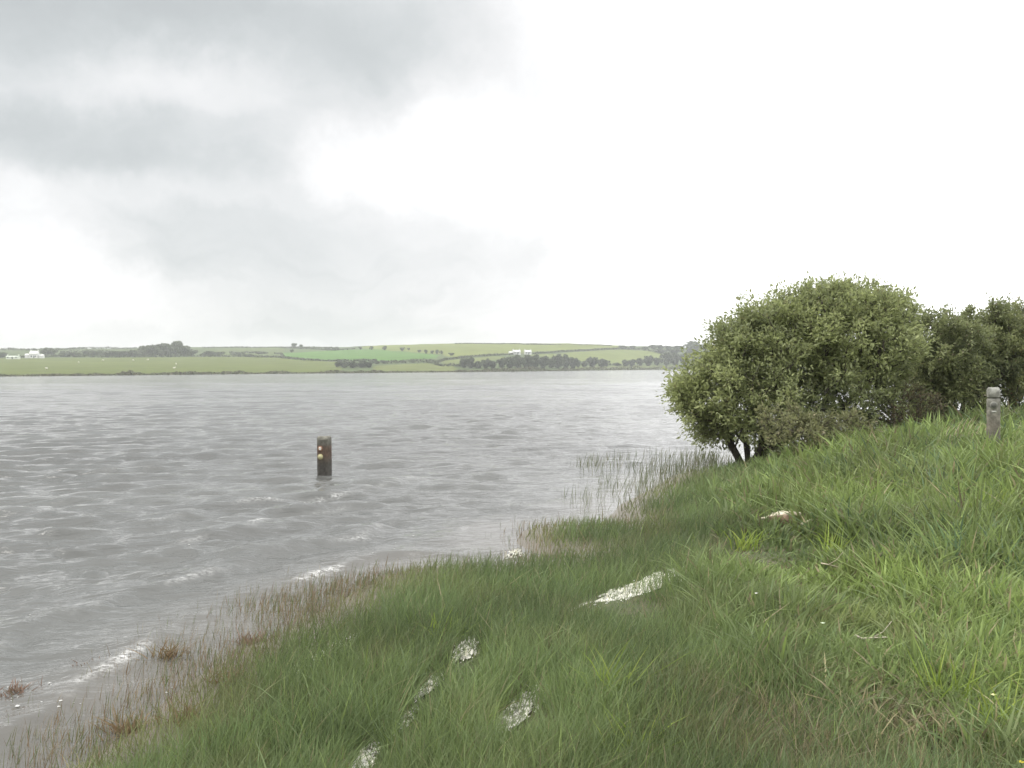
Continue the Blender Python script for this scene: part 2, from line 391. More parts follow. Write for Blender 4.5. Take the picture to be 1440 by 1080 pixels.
def water_material(m):
    t = m.node_tree; g = G(t); p = t.nodes['Principled BSDF']
    tc = N('ShaderNodeTexCoord', t); O = tc.outputs['Object']
    fa = N('ShaderNodeAttribute', t, attribute_name='foam'); sh = N('ShaderNodeAttribute', t, attribute_name='shallow')
    rot = N('ShaderNodeMapping', t); t.links.new(O, rot.inputs[0]); rot.inputs['Rotation'].default_value = (0, 0, R(-20))
    v1 = g.vmul(rot.outputs[0], (0.36, 1.0, 1)); 
    n_f = g.noise(v1, 9.0, 3, .55, .6); n_m = g.noise(v1, 2.6, 3, .5, .5); n_l = g.noise(v1, 0.55, 3, .5); n_g = g.noise(O, 0.035, 3, .6)
    hgt = g.m('ADD', g.m('MULTIPLY', n_f, .055), g.m('ADD', g.m('MULTIPLY', n_m, .105), g.m('MULTIPLY', n_l, .14)))
    b = N('ShaderNodeBump', t); b.inputs['Distance'].default_value = 1.0
    t.links.new(hgt, b.inputs['Height'])
    st = g.m('MULTIPLY', g.m('MULTIPLY_ADD', sh.outputs['Fac'], -0.72, 1.0), g.ss(n_g, .35, .65, .55, 1.0))
    t.links.new(st, b.inputs['Strength'])
    c = g.mixc(sh.outputs['Fac'], (0.112, 0.114, 0.107, 1), (0.124, 0.115, 0.100, 1))
    n_c = g.noise(v1, 0.35, 4, .6)
    c = g.mixc(g.ss(n_c, .4, .7, 0, .45), c, (0.092, 0.094, 0.088, 1))
    n_d = g.noise(g.vmul(rot.outputs[0], (0.22, 1.0, 1)), 0.07, 6, .65)
    c = g.mixc(g.ss(n_d, .42, .66, 0, .6), c, (0.078, 0.078, 0.075, 1))
    fine = g.noise(O, 26, 5, .7)
    ff = g.m('MULTIPLY', fa.outputs['Fac'], g.ss(fine, .38, .62))
    c = g.mixc(ff, c, (0.80, 0.80, 0.78, 1))
    t.links.new(c, p.inputs['Base Color']); t.links.new(b.outputs[0], p.inputs['Normal'])
    t.links.new(g.m('MULTIPLY_ADD', ff, .6, .09), p.inputs['Roughness'])
    p.inputs['IOR'].default_value = 1.33
water_material(m)
me = mesh('lake', np.stack([WX, WY, Zw], -1).reshape(-1, 3), Fw[keep], {'foam': foam.ravel(), 'shallow': (1 - smooth(dep + .5 * (vnoise(WX, WY, .8, 3) - .5), .2, 1.5)).ravel()}, True)
lake = obj('water', me, m, kind='structure')

# ------------------------------------------------------------------ trees and hedges across the lake
def leaf_quads(C, size, r, up=0.3):
    """random tilted quads round centres C"""
    n = len(C); d = r.normal(size=(n, 3)); d[:, 2] += up; d /= np.linalg.norm(d, axis=1)[:, None]
    a = np.cross(d, r.normal(size=(n, 3))); a /= np.linalg.norm(a, axis=1)[:, None]; b = np.cross(d, a)
    s = (size * (0.6 + .8 * r.random(n)))[:, None]; e = (.55 + .4 * r.random(n))[:, None]
    V = np.stack([C - a * s, C - b * s * e, C + a * s, C + b * s * e], 1).reshape(-1, 3)
    return V, np.arange(n * 4).reshape(-1, 4)
TREE_MESH = []
for k in range(7):
    r = np.random.default_rng(100 + k); mb = MB()
    lumps = [(np.array([0, 0, .52]), .42), (np.array([0, 0, .22]), .30)] + [(np.array([r.normal(0, .24), r.normal(0, .24), np.clip(.30 + .52 * r.random(), 0, .8)]), .17 + .14 * r.random()) for _ in range(8)]
    for c, s in lumps:
        n = int(420 * s)
        d = r.normal(size=(n, 3)); d /= np.linalg.norm(d, axis=1)[:, None]
        V, F = leaf_quads(c + d * s * (.6 + .42 * r.random((n, 1))) * [1, 1, .85], .075, r)
        V[:, 2] = np.maximum(V[:, 2], -.02)
        mb.add(V, F, np.repeat(np.array([.105, .126, .074]) * (.72 + .55 * r.random((n, 1))), 4, 0))
    crown = mesh('crown', np.concatenate(mb.V), [np.concatenate(f) for f in mb.F.values()], {'tint': np.concatenate(mb.T)}); crown.materials.append(M_farleaf)
    mt = MB(); mt.tube([[0, 0, -.03], [.01, 0, .2], [.02, .01, .55]], [.05, .035, .015], 6, (.09, .075, .06))
    for q in range(4):
        th = q * 1.57 + r.random(); mt.tube([[.01, 0, .25 + .04 * q], [.2 * math.cos(th), .2 * math.sin(th), .5]], [.02, .007], 4, (.09, .075, .06))
    trunk = mesh('trunk', np.concatenate(mt.V), [np.concatenate(f) for f in mt.F.values()], {'tint': np.concatenate(mt.T)}); trunk.materials.append(M_bark)
    TREE_MESH.append((crown, trunk))
tree_i = 0
def far_tree(px, y, w, h, label, group=None, name='tree'):
    global tree_i
    p = far_at(px, y); D = math.hypot(p[0], p[1]); k = D / FPX
    t = thing(name, label, 'tree', p, tree_i * 1.3, group, (w * k * 1.0, w * k * 1.0, h * k / 0.97)); cr, tr = TREE_MESH[tree_i % 7]; tree_i += 1
    obj('trunk', tr, None, t); obj('crown', cr, None, t)
    return t
ORD = 'first second third fourth fifth sixth seventh eighth ninth tenth eleventh twelfth thirteenth fourteenth'.split()
def row(trees, kind, where, group):
    srt = sorted(t_[0] for t_ in trees)
    for t_ in trees: far_tree(*t_, f'{kind}, {ORD[srt.index(t_[0])]} from the left {where}', group)
L = 'dark tree in the rounded wood on the left skyline'
row([(204, 500, 16, 13), (215, 501, 18, 14), (227, 501, 19, 16), (238, 501, 16, 15), (258, 501, 18, 14), (268, 501, 16, 10), (222, 499, 16, 15), (234, 499, 15, 15)], 'dark tree', 'in the rounded wood on the left skyline', 'trees of the rounded wood on the left skyline')
far_tree(248, 500, 16, 19.5, 'tallest dark tree topping the right end of the rounded wood on the skyline')
row([(191, 502, 20, 9), (178, 502, 18, 8), (165, 502, 16, 8), (150, 502, 18, 6), (124, 500, 16, 8), (135, 501, 16, 7), (108, 502, 18, 6), (95, 502, 14, 6)], 'low dark tree', 'between left white house and rounded wood', 'low trees along the far left field edge')
far_tree(66, 499, 15, 9, 'dark tree close beside the left white farmhouse'); far_tree(74, 499, 10, 7, 'smaller dark tree second from the left white farmhouse')
far_tree(1, 503, 14, 7, 'dark tree at the left edge beyond the pale low shed')
row([(288, 501, 12, 5), (298, 501, 16, 7), (309, 501, 12, 6), (335, 501, 14, 5), (352, 502, 12, 4), (366, 498, 14, 4)], 'grey green tree', 'on the field edge past the rounded wood', 'small trees right of the rounded wood')
far_tree(414, 488.5, 6.5, 6, 'larger of the two lone trees on the bare skyline'); far_tree(424, 488.5, 5.5, 4.5, 'smaller of the two lone trees on the bare skyline')
far_tree(410.5, 495.5, 5, 4, 'small lone bush below the pair of skyline trees')
row([(507, 491.5, 4.5, 4), (523, 492, 4, 5), (541, 492.5, 6.5, 6), (566, 493.5, 6, 5), (575, 492.5, 3.5, 3.5), (590, 495.5, 6, 4), (599.5, 497.5, 4.5, 6), (608, 497.5, 4.5, 4.5),
          (615, 498, 4.5, 6), (621.5, 498, 4.5, 5), (635, 500, 7, 4), (470, 493, 5, 4), (474, 492, 6, 5), (461, 493, 6, 4)], 'small round tree', 'along the top of the bright green field', 'small trees along the top of the bright green field')
row([(484, 517, 14, 9), (496, 517.5, 15, 9), (509, 517, 15, 10), (519, 517, 12, 9), (475, 516, 10, 7), (530, 512, 9, 5), (540, 511.5, 9, 5)], 'dark tree', 'in the copse below the bright green field', 'trees of the copse below the bright green field')
row([(653, 517, 12, 13), (662, 518, 13, 15), (673, 518, 13, 10), (683, 518, 13, 12), (693, 518, 13, 11), (686, 512, 6, 9), (706, 518, 13, 14)], 'dark tree', 'in the loose left part of the lakeside belt', 'trees in the left part of the lakeside belt')
row([(717, 518, 15, 16), (729, 518, 15, 18), (741, 518.5, 16, 19), (752, 518.5, 17, 19.5), (764, 518, 15, 18), (775, 518, 12, 15), (724, 515, 12, 14), (747, 514, 12, 13)], 'dark tree', 'in the dense belt below the middle white houses', 'trees in the dense belt below the white houses')
row([(784, 518, 16, 19), (796, 518, 15, 19), (806, 518, 13, 15), (813, 517, 8, 12)], 'tall dark tree', 'in the shore clump right of the dense belt', 'trees in the shore clump right of the belt')
row([(822, 516.5, 11, 10), (833, 516.5, 16, 14), (846, 516.5, 14, 12), (853, 515.5, 9, 9)], 'dark tree', 'in the small group on the pale shore field', 'trees in the small group on the pale shore field')
row([(868, 515, 9, 5), (880, 515, 11, 9), (889, 515, 11, 10), (900, 514.5, 13, 12), (912, 514.5, 15, 14), (924, 514, 10, 11), (937, 514, 13, 17), (950, 514, 13, 17), (962, 513, 13, 17), (978, 513, 16, 20)], 'dark tree', 'in the waterside line next to the willow', 'trees in the line by the water near the willow')
far_tree(973, 498, 27, 20, 'big round dark tree on the skyline at the edge of the willow bush')
row([(876, 491, 12, 5), (889, 491, 10, 5), (919, 491, 9, 6), (929, 491, 10, 6), (941, 492, 12, 6), (953, 492, 14, 6), (908, 492, 12, 5), (990, 492, 20, 8), (930, 497, 16, 6), (948, 498, 18, 7)], 'small dark tree', 'on the skyline beside the big round tree', 'small trees on the right skyline')
for k, px in enumerate(range(1010, 1500, 30)):
    far_tree(px, 508 - (k % 3) * 4, 34, 13 + 3 * (k % 4), 'dark far tree seen through the willow twigs', 'far trees behind the willow')

def hedge(path, hpx, label, tone=(.10, .118, .066), name='hedge', group=None, gap=0.0):
    r = np.random.default_rng(abs(hash(label)) % 99991 if False else sum(map(ord, label)))
    pts = np.array([far_at(*p) for p in path]); org = pts[0].copy(); C = []
    for a, b in zip(pts[:-1], pts[1:]):
        Ls = np.linalg.norm(b - a); n = max(12, int(Ls * 5)); tt = r.random(n)
        k = np.hypot(a[0], a[1]) / FPX; h = hpx * k
        cen = a + (b - a) * tt[:, None]
        hn = h * (.35 + 1.1 * vnoise(cen[:, 0], cen[:, 1], .06, 3)); sel = vnoise(cen[:, 0], cen[:, 1], .03, 2) > gap
        cen[:, 0] += r.normal(0, h * .25, n); cen[:, 1] += r.normal(0, h * .25, n); cen[:, 2] += hn * r.random(n) ** .7
        C.append(cen[sel])
    C = np.concatenate(C) - org; V, F = leaf_quads(C, .85, r)
    me = mesh(name, V, F, {'tint': np.repeat(np.array(tone) * (.7 + .6 * r.random((len(C), 1))), 4, 0)})
    o = obj(name, me, M_farleaf, label=label, category='hedge'); o.location = [float(c) for c in org]
    if group: o['group'] = group
hedge([(0, 502), (30, 503), (80, 502), (160, 503), (280, 502), (350, 502), (395, 503.5), (430, 507), (475, 508.5), (530, 508)], 2.6, 'long dark hedge above the olive lakeside field, curving down to the copse')
hedge([(0, 492.5), (60, 493), (120, 491), (200, 490.5)], 2.4, 'dark scrub hedge along the skyline behind the left white house')
hedge([(80, 496), (140, 495.5), (200, 497)], 2.2, 'low scrub hedge in the rough pasture between left white house and wood')
hedge([(285, 489.5), (350, 489), (400, 489), (470, 489.5)], 1.6, 'thin hedge along the bare skyline right of the rounded wood', (.10, .115, .07))
hedge([(300, 496), (360, 497), (396, 498), (398, 502)], 2.0, 'broken hedge at the left end of the bright green field', (.10, .12, .07), gap=.4)
hedge([(545, 511.5), (575, 510.5), (600, 509.5), (612, 511)], 4.2, 'thick dark hedge under the right half of the bright green field')
hedge([(612, 511), (625, 507), (640, 505), (662, 502), (700, 500), (722, 499)], 2.6, 'hedge running from the green field up to the middle white houses')
hedge([(610, 512), (620, 515), (640, 515), (650, 516)], 3.0, 'short hedge dropping to the shore by the lakeside tree belt')
hedge([(750, 498), (790, 495), (830, 493), (870, 491), (905, 492)], 2.2, 'hedge running right from the white houses between two pale fields')
hedge([(640, 483.8), (720, 484), (770, 485), (860, 486.5)], 1.3, 'thin dark hedge on the crown of the hill', (.11, .12, .07))
hedge([(905, 493), (925, 496), (945, 500), (960, 501)], 3.0, 'curved hedge at the right end of the pale far field')
hedge([(395, 489.5), (440, 491), (470, 493), (500, 491)], 1.6, 'hedge along the upper left edge of the bright green field', (.10, .115, .07))
# vegetation right along the far waterline
def shore_reeds():
    r = np.random.default_rng(44); C = []; T = []
    for px in np.arange(-300, 965, 0.35):
        a = np.array([az_of(px)]); D0 = far_cols(a)[0][0]; dens = float(vnoise(np.array([px]) / 26, np.array([2.2]), 1, 3)[0])
        big = 0.3 + 5.2 * max(0, dens - .36) * (1.0 if px > 100 else .3)
        for q in range(3):
            D = D0 + r.normal(2, 4); z = r.random() * big * D / FPX * 2.4 + .05
            C.append([D * math.sin(a[0]), D * math.cos(a[0]), z]); T.append(np.array([.13, .125, .075]) * (.55 + .7 * r.random()) if r.random() < .6 else np.array([.10, .12, .055]) * (.7 + .5 * r.random()))
    V, F = leaf_quads(np.array(C), .62, r, 0)
    obj('shore_reeds', mesh('shore_reeds', V, F, {'tint': np.repeat(np.array(T), 4, 0)}), M_farleaf, kind='stuff', label='brown green reeds and scrub lining the far waterline', category='reeds')
shore_reeds()

# ------------------------------------------------------------------ farmhouses, shed and sheep across the lake
WHITE, SLATE, PANE = (.66, .66, .64), (.20, .20, .22), (.05, .06, .07)
def house(px, y, w, d, hw, hr, rz, label, wings=(), roofc=SLATE, name='farmhouse', wallc=WHITE):
    p = far_at(px, y); t = thing(name, label, 'house', p, rz)
    mb = MB(); mr = MB(); mc = MB()
    for (ox, w_, d_, hw_, hr_) in ((0, w, d, hw, hr),) + tuple(wings):
        x0, x1, y0, y1 = ox - w_ / 2, ox + w_ / 2, -d_ / 2, d_ / 2
        V = [[x0, y0, -.8], [x1, y0, -.8], [x1, y1, -.8], [x0, y1, -.8], [x0, y0, hw_], [x1, y0, hw_], [x1, y1, hw_], [x0, y1, hw_], [x0, 0, hw_ + hr_], [x1, 0, hw_ + hr_]]
        mb.add(V, [np.array([[0, 1, 5, 4], [2, 3, 7, 6]]), np.array([[1, 2, 6, 9, 5], [3, 0, 4, 8, 7]])], wallc)
        e = .25; s = hr_ / (d_ / 2)
        for sg in (-1, 1):
            mr.add([[x0 - e, sg * (d_ / 2 + e), hw_ - e * s + .04], [x1 + e, sg * (d_ / 2 + e), hw_ - e * s + .04], [x1 + e, 0, hw_ + hr_ + .04], [x0 - e, 0, hw_ + hr_ + .04],
                    [x0 - e, sg * (d_ / 2 + e), hw_ - e * s + .2], [x1 + e, sg * (d_ / 2 + e), hw_ - e * s + .2], [x1 + e, 0, hw_ + hr_ + .2], [x0 - e, 0, hw_ + hr_ + .2]],
                   np.array([[0, 1, 2, 3], [4, 7, 6, 5], [0, 4, 5, 1], [2, 6, 7, 3], [0, 3, 7, 4], [1, 5, 6, 2]]), roofc)
    mb.build('wall', M_plain, t); rf = mr.build('roof', M_plain, t)
    for sx in (-1, 1):
        c = MB(); c.box((sx * (w / 2 - .5), 0, hw + hr + .45), (.8, .8, 1.3), wallc); c.build('chimney', M_plain, rf)
    for k in range(max(2, int(w / 3))):
        for lev in ((1.4, 3.9) if hw > 4 else (1.4,)):
            c = MB(); c.box((-w / 2 + (k + .5) * w / max(2, int(w / 3)), -d / 2 - .01, lev), (.95, .06, 1.15), PANE); c.build('window', M_plain, t)
    c = MB(); c.box((.4, -d / 2 - .02, 1.0), (.9, .06, 2.0), (.12, .14, .13)); c.build('door', M_plain, t)
house(49, 503.5, 6.5, 5.5, 3.4, 2.4, R(8), 'white farmhouse with pale roof and two low wings, left by the dark tree', ((-4.8, 4.4, 4.5, 2.2, 1.3), (5.2, 4.6, 4.2, 1.7, 1.2)), (.62, .62, .60))
house(19, 505, 9.5, 5, 1.6, .9, R(5), 'long low pale green shed left of the left white farmhouse', (), (.50, .56, .46), 'shed', (.62, .66, .56))
house(726.5, 498.5, 7, 4.4, 2.4, 1.6, R(12), 'low white house with pale roof, left of the middle pair above the belt', ((-5.0, 4.0, 3.8, 1.6, 1.1),), (.62, .62, .61))
house(742.5, 498.5, 6.5, 4.4, 2.3, 1.6, R(8), 'white house, right one of the middle pair above the tree belt', (), (.60, .60, .60))

def sheep_mesh():
    mb = MB()
    P = [[-.55, 0, .62], [-.50, 0, .64], [-.3, 0, .66], [0, 0, .66], [.3, 0, .66], [.45, 0, .70], [.56, 0, .80], [.66, 0, .92], [.78, 0, .90], [.90, 0, .82], [.94, 0, .80]]
    mb.tube(P, [.03, .16, .26, .28, .27, .22, .15, .115, .10, .065, .03], 8, (.74, .71, .62))
    for sx in (-.34, .32):
        for sy in (-.13, .13): mb.tube([[sx, sy, .55], [sx + .02, sy, .28], [sx, sy, 0]], [.08, .045, .035], 5, (.55, .52, .46))
    for sy in (-.1, .1): mb.tube([[.70, sy * .8, .95], [.68, sy * 1.9, .93]], [.04, .012], 4, (.6, .56, .5))
    return mesh('sheep', np.concatenate(mb.V), [np.concatenate(f) for f in mb.F.values()], {'tint': np.concatenate(mb.T)}, True)
SH = sheep_mesh()
for k, (px, y, lab) in enumerate([(145, 508, 'white sheep standing at the top of the olive field nearest the hedge'), (111, 511, 'pale sheep in the olive field left of the sheep under the hedge'),
        (188, 508, 'pale sheep under the hedge at the left end of the wood'), (208, 507, 'sheep in the olive field just below the wood'), (248, 513, 'lone sheep in mid field below the tallest tree'),
        (66, 520, 'sheep low in the olive field near the water below the farmhouse'), (245, 519, 'sheep near the shore scrub below the wood')]):
    p = far_at(px, y); o = obj('sheep', SH, M_wool, label=lab, category='sheep', group='sheep scattered over the olive field'); o.location = [float(c) for c in p]; o.rotation_euler.z = k * 2.1; o.scale = (1.25,) * 3

# ------------------------------------------------------------------ the two marker posts
def post_mesh(w, d, h, foot, tones, groove=None, seed=1):
    """square timber with rounded arrises and a domed, weathered top; tones: list of (height, colour)"""
    r = np.random.default_rng(seed); zs = [-foot, 0] + list(np.linspace(.05, h - .05, 16)) + [h - .03, h - .012, h]
    if groove: zs += [groove - .014, groove - .009, groove + .009, groove + .014]
    zs = np.array(sorted(zs)); k = 20; th = (np.arange(k) + .5) * 2 * math.pi / k
    sq = np.stack([np.sign(np.cos(th)) * np.abs(np.cos(th)) ** .38, np.sign(np.sin(th)) * np.abs(np.sin(th)) ** .38], -1)
    V = []; T = []
    for z in zs:
        s = 1.0
        if z > h - .04: s = 1 - .22 * ((z - (h - .04)) / .04) ** 2
        if groove and abs(z - groove) < .012: s *= .88
        j = 1 + .03 * (r.random(k) - .5)
        V.append(np.column_stack([sq[:, 0] * w / 2 * s * j, sq[:, 1] * d / 2 * s * j, np.full(k, z) + (.014 * np.sin(th * 2 + 1) if z > h - .035 else 0)]))
        c = np.array([np.interp(z, [t[0] for t in tones], [t[1][q] for t in tones]) for q in range(3)])
        T.append(c * (.8 + .4 * r.random((k, 1))) * (.55 if groove and abs(z - groove) < .012 else 1))
    V.append([[0, 0, h + .012]]); T.append([tones[-1][1]]); n = len(zs)
    F = []; i = np.arange(n - 1)[:, None] * k; j = np.arange(k)[None]; j2 = (j + 1) % k
    F = np.stack([i + j, i + j2, i + k + j2, i + k + j], -1).reshape(-1, 4)
    cap = np.array([[(n - 1) * k + q, (n - 1) * k + (q + 1) % k, n * k] for q in range(k)])
    return mesh('timber', np.concatenate(V), [F, cap], {'tint': np.concatenate(T)}, True)
def disc(r_, thick, col, n=20, ringc=None):
    mb = MB(); th = np.arange(n) * 2 * math.pi / n
    for z0, z1, ra, c in ((0, thick, r_, ringc or col), (thick - .001, thick + .0015, r_ * .72, col)):
        V = [[ra * math.cos(t), -z, ra * math.sin(t)] for z in (z0, z1) for t in th] + [[0, -z1, 0]]
        mb.add(V, [np.array([[q, (q + 1) % n, n + (q + 1) % n, n + q] for q in range(n)]), np.array([[n + q, n + (q + 1) % n, 2 * n] for q in range(n)])], c)
    return mb
bw = at(456.5, 668); k = bw[1] / FPX; ph = 54.0 * k; pw = 17.0 * k
t = thing('marker_post', 'dark square timber post standing in the lake with two small discs on its face', 'post', bw, R(-16))
obj('timber', post_mesh(pw, pw, ph, .7, [(-.7, (.06, .055, .048)), (.24 * ph, (.066, .062, .054)), (.40 * ph, (.08, .068, .054)), (.55 * ph, (.100, .068, .050)), (.74 * ph, (.105, .075, .056)), (.80 * ph, (.11, .105, .088)), (ph, (.15, .145, .12))], seed=4), M_wood, t)
dm = disc(4.0 * k, .012, (.42, .31, .22), ringc=(.20, .11, .075)); o = dm.build('waymark_disc', M_plain, t, label='upper pale orange disc'); o.location = (-.022, -pw / 2 + .002, .70 * ph)
dm = disc(4.0 * k, .012, (.50, .47, .28), ringc=(.40, .37, .20)); o = dm.build('waymark_disc', M_plain, t, label='lower yellow disc'); o.location = (-.022, -pw / 2 + .002, .49 * ph)
a1 = MB(); a1.box((0, 0, 0), (.030, .004, .012), (.85, .84, .80)); a1.add([[-.022, -.002, .012], [.022, -.002, .012], [0, -.002, .040], [-.022, .002, .012], [.022, .002, .012], [0, .002, .040]],
    [np.array([[0, 1, 2], [5, 4, 3]]), np.array([[0, 3, 4, 1], [1, 4, 5, 2], [2, 5, 3, 0]])], (.85, .84, .80))
o2 = a1.build('arrow', M_plain, t); o2.location = (-.022, -pw / 2 - .016, .68 * ph)

DP = 13.0; tp = pt(1397, 546, DP); gz = float(ground_z(np.array([tp[0]]), np.array([tp[1]]))[0]); ph2 = tp[2] - gz; pw2 = 17.0 * DP / FPX
t = thing('marker_post', 'weathered grey timber post with rounded top on the grassy bank before the bushes', 'post', (tp[0], tp[1], gz), R(-20))
obj('timber', post_mesh(pw2, pw2, ph2, .5, [(-.5, (.13, .12, .105)), (.35 * ph2, (.15, .14, .12)), (.55 * ph2, (.19, .17, .135)), (.72 * ph2, (.22, .21, .175)), (ph2, (.25, .25, .22))], groove=ph2 - .125, seed=9), M_wood, t)
o = disc(.046, .012, (.13, .13, .115), ringc=(.24, .24, .21)).build('waymark_disc', M_plain, t); o.location = (-.004, -pw2 / 2 + .003, ph2 - .215)
mb = MB(); mb.box((0, 0, 0), (.055, .012, .022), (.42, .42, .38)); o = mb.build('lower_plate', M_plain, t); o.location = (0, -pw2 / 2 - .002, ph2 - .300)

# ------------------------------------------------------------------ bushes on the shore
def shrub(name, label, base, blobs, n_att, n_leaf, leaf, tones, seed, spread=.15, stems=6, rscale=.0052, shoots=0, bark=(.075, .065, .052), cat='bush', low=0.12):
    """multi-stemmed bush: limbs grown to points through the crown, then leaves along their twigs"""
    r = np.random.default_rng(seed); base = np.array(base, float)
    t = thing(name, label, cat, base)
    vol = np.array([b[2] * b[3] * (b[4] if len(b) > 4 else 1) for b in blobs]); cnt = np.maximum(6, (n_att * vol / vol.sum())).astype(int)
    AT = []
    for b, n in zip(blobs, cnt):
        c, dy, rx, rz = np.array(b[0]), b[1], b[2], b[3]
        d = r.normal(size=(n, 3)); d /= np.linalg.norm(d, axis=1)[:, None]
        AT.append(c + d * np.array([rx, dy, rz]) * (.25 + .70 * r.random((n, 1)) ** .5))
    AT = np.concatenate(AT) - base
    gz_ = ground_z(AT[:, 0] + base[0], AT[:, 1] + base[1]) - base[2]
    AT = AT[AT[:, 2] > np.maximum(gz_, -.1) + low]
    AT = AT[np.argsort(np.linalg.norm(AT, axis=1))]
    nodes = [np.zeros(3)]; par = [-1]; plen = [0.0]
    for s in range(stems):
        th = 2 * math.pi * s / stems + r.random(); q = np.array([math.cos(th) * .10, math.sin(th) * .08, .02]); nodes.append(q); par.append(0); plen.append(.1)
        q2 = q + np.array([math.cos(th) * .22, math.sin(th) * .2, .30 + .12 * r.random()]); nodes.append(q2); par.append(len(nodes) - 2); plen.append(.5)
    NA = np.zeros((14000, 3)); NA[:len(nodes)] = nodes; PL = np.zeros(14000); PL[:len(nodes)] = plen; nn = len(nodes); ends = []
    for a in AT:
        dd = np.linalg.norm(NA[:nn] - a, axis=1) + .35 * PL[:nn] + 3.0 * np.maximum(0, NA[:nn, 2] - a[2] - .15)
        dd[0] += 9; j = int(np.argmin(dd)); p0 = NA[j].copy(); Ls = np.linalg.norm(a - p0); m_ = max(1, int(Ls / .28)); last = j
        for q in range(1, m_ + 1):
            f = q / m_; pos = p0 + (a - p0) * f + np.array([0, 0, .10 * Ls * math.sin(math.pi * f) * -1]) + r.normal(0, .022, 3) * (q < m_)
            NA[nn] = pos; PL[nn] = PL[last] + np.linalg.norm(pos - NA[last]); par.append(last); last = nn; nn += 1
        ends.append(last)
    load = np.zeros(nn)
    for e in ends: load[e] += 1
    for q in range(nn - 1, 0, -1): load[par[q]] += load[q]
    rad = rscale * np.sqrt(np.maximum(load, .6)); mb = MB()
    for q in range(1, nn):
        a, b = NA[par[q]], NA[q]
        if np.linalg.norm(b - a) < 1e-4: continue
        ra = min(rad[par[q]], rad[q] * 1.5)
        mb.tube([a - (0 if par[q] else np.array([0, 0, .1])), (a + b) / 2 + r.normal(0, .006, 3), b], [ra, (ra + rad[q]) / 2, rad[q]], 6 if rad[q] > .015 else 4, np.array(bark) * (.7 + .6 * r.random()), cap=False)
    LP = []; LD = []
    per = n_leaf // max(1, len(AT))
    cen = np.mean(AT, 0)
    for a, e in zip(AT, ends):
        out = a - cen; out = out / (np.linalg.norm(out) + 1e-6); kt = 6; pt_ = max(1, per // kt)
        pd = a - NA[par[e]]; pd /= np.linalg.norm(pd) + 1e-6
        for q in range(kt):
            d = r.normal(size=3) + out * .7 + pd * .5 + np.array([0, 0, .55]); d /= np.linalg.norm(d); ln = spread * (1.0 + 1.2 * r.random())
            s0 = a - pd * spread * .6 * r.random(); e0 = s0 + d * ln
            mb.tube([s0, s0 + d * ln * .5 + r.normal(0, .01, 3), e0], [.004, .003, .0015], 3, np.array(bark) * (.9 + .5 * r.random()), cap=False)
            f = r.random(pt_) ** .7; LP.append(s0 + (e0 - s0) * f[:, None] + r.normal(0, spread * .22, (pt_, 3))); LD.append(np.repeat(d[None], pt_, 0))
    if shoots:
        top = AT[np.argsort(-AT[:, 2] - .3 * r.random(len(AT)))][:shoots * 3]; top = top[r.permutation(len(top))[:shoots]]
        for a in top:
            d = np.array([r.normal(0, .3), r.normal(0, .3), 1.0]); d /= np.linalg.norm(d); ln = .14 + .20 * r.random()
            mb.tube([a, a + d * ln * .5, a + d * ln], [.005, .004, .0015], 3, bark, cap=False); n = 26; f = r.random(n)
            LP.append(a + d * ln * f[:, None] + r.normal(0, .025, (n, 3))); LD.append(np.repeat(d[None], n, 0))
    LP = np.concatenate(LP); LD = np.concatenate(LD); n = len(LP)
    ld = LD + r.normal(0, .75, (n, 3)); ld /= np.linalg.norm(ld, axis=1)[:, None]
    nr = r.normal(size=(n, 3)) * .6 + [0, 0, .9]; sd2 = np.cross(ld, nr); sd2 /= np.linalg.norm(sd2, axis=1)[:, None] + 1e-9; nr = np.cross(sd2, ld)
    ln = (leaf * (.65 + .7 * r.random(n)))[:, None]; wd = ln * .21
    V = np.stack([LP, LP + ld * ln * .45 + sd2 * wd + nr * wd * .35, LP + ld * ln - nr * ln * .08, LP + ld * ln * .45 - sd2 * wd + nr * wd * .35], 1).reshape(-1, 3)
    b4 = np.arange(n)[:, None] * 4; F = np.concatenate([b4 + [0, 1, 2], b4 + [0, 2, 3]])
    mixv = np.clip(vnoise(LP[:, 0] + LP[:, 1], LP[:, 2] + LP[:, 1] * .3, 1.6, 2) * 1.4 - .2 + r.normal(0, .22, n), 0, 1)[:, None]
    tc = np.array(tones[0]) * (1 - mixv) + np.array(tones[1]) * mixv
    tc = np.where(r.random((n, 1)) < .03, np.array(tones[2]), tc) * (.8 + .4 * r.random((n, 1)))
    mb.build('limbs', M_bark, t)
    obj('foliage', mesh('foliage', V, F, {'tint': np.repeat(tc, 4, 0)}), M_leaf, t, kind='stuff')
    return t
def blob(px, py, D, rx, rz, dens=1.0, dy=None):
    c = pt(px, py, D); k = D / FPX; return (c, (dy if dy else 1.0 * rx * k), rx * k, rz * k, dens)
def gpt(px, D, dz=0.0):
    p = pt(px, 600, D); z = float(ground_z(np.array([p[0]]), np.array([p[1]]))[0]); return (p[0], p[1], z + dz)
WIL = ((.215, .245, .115), (.380, .420, .185), (.26, .26, .12))
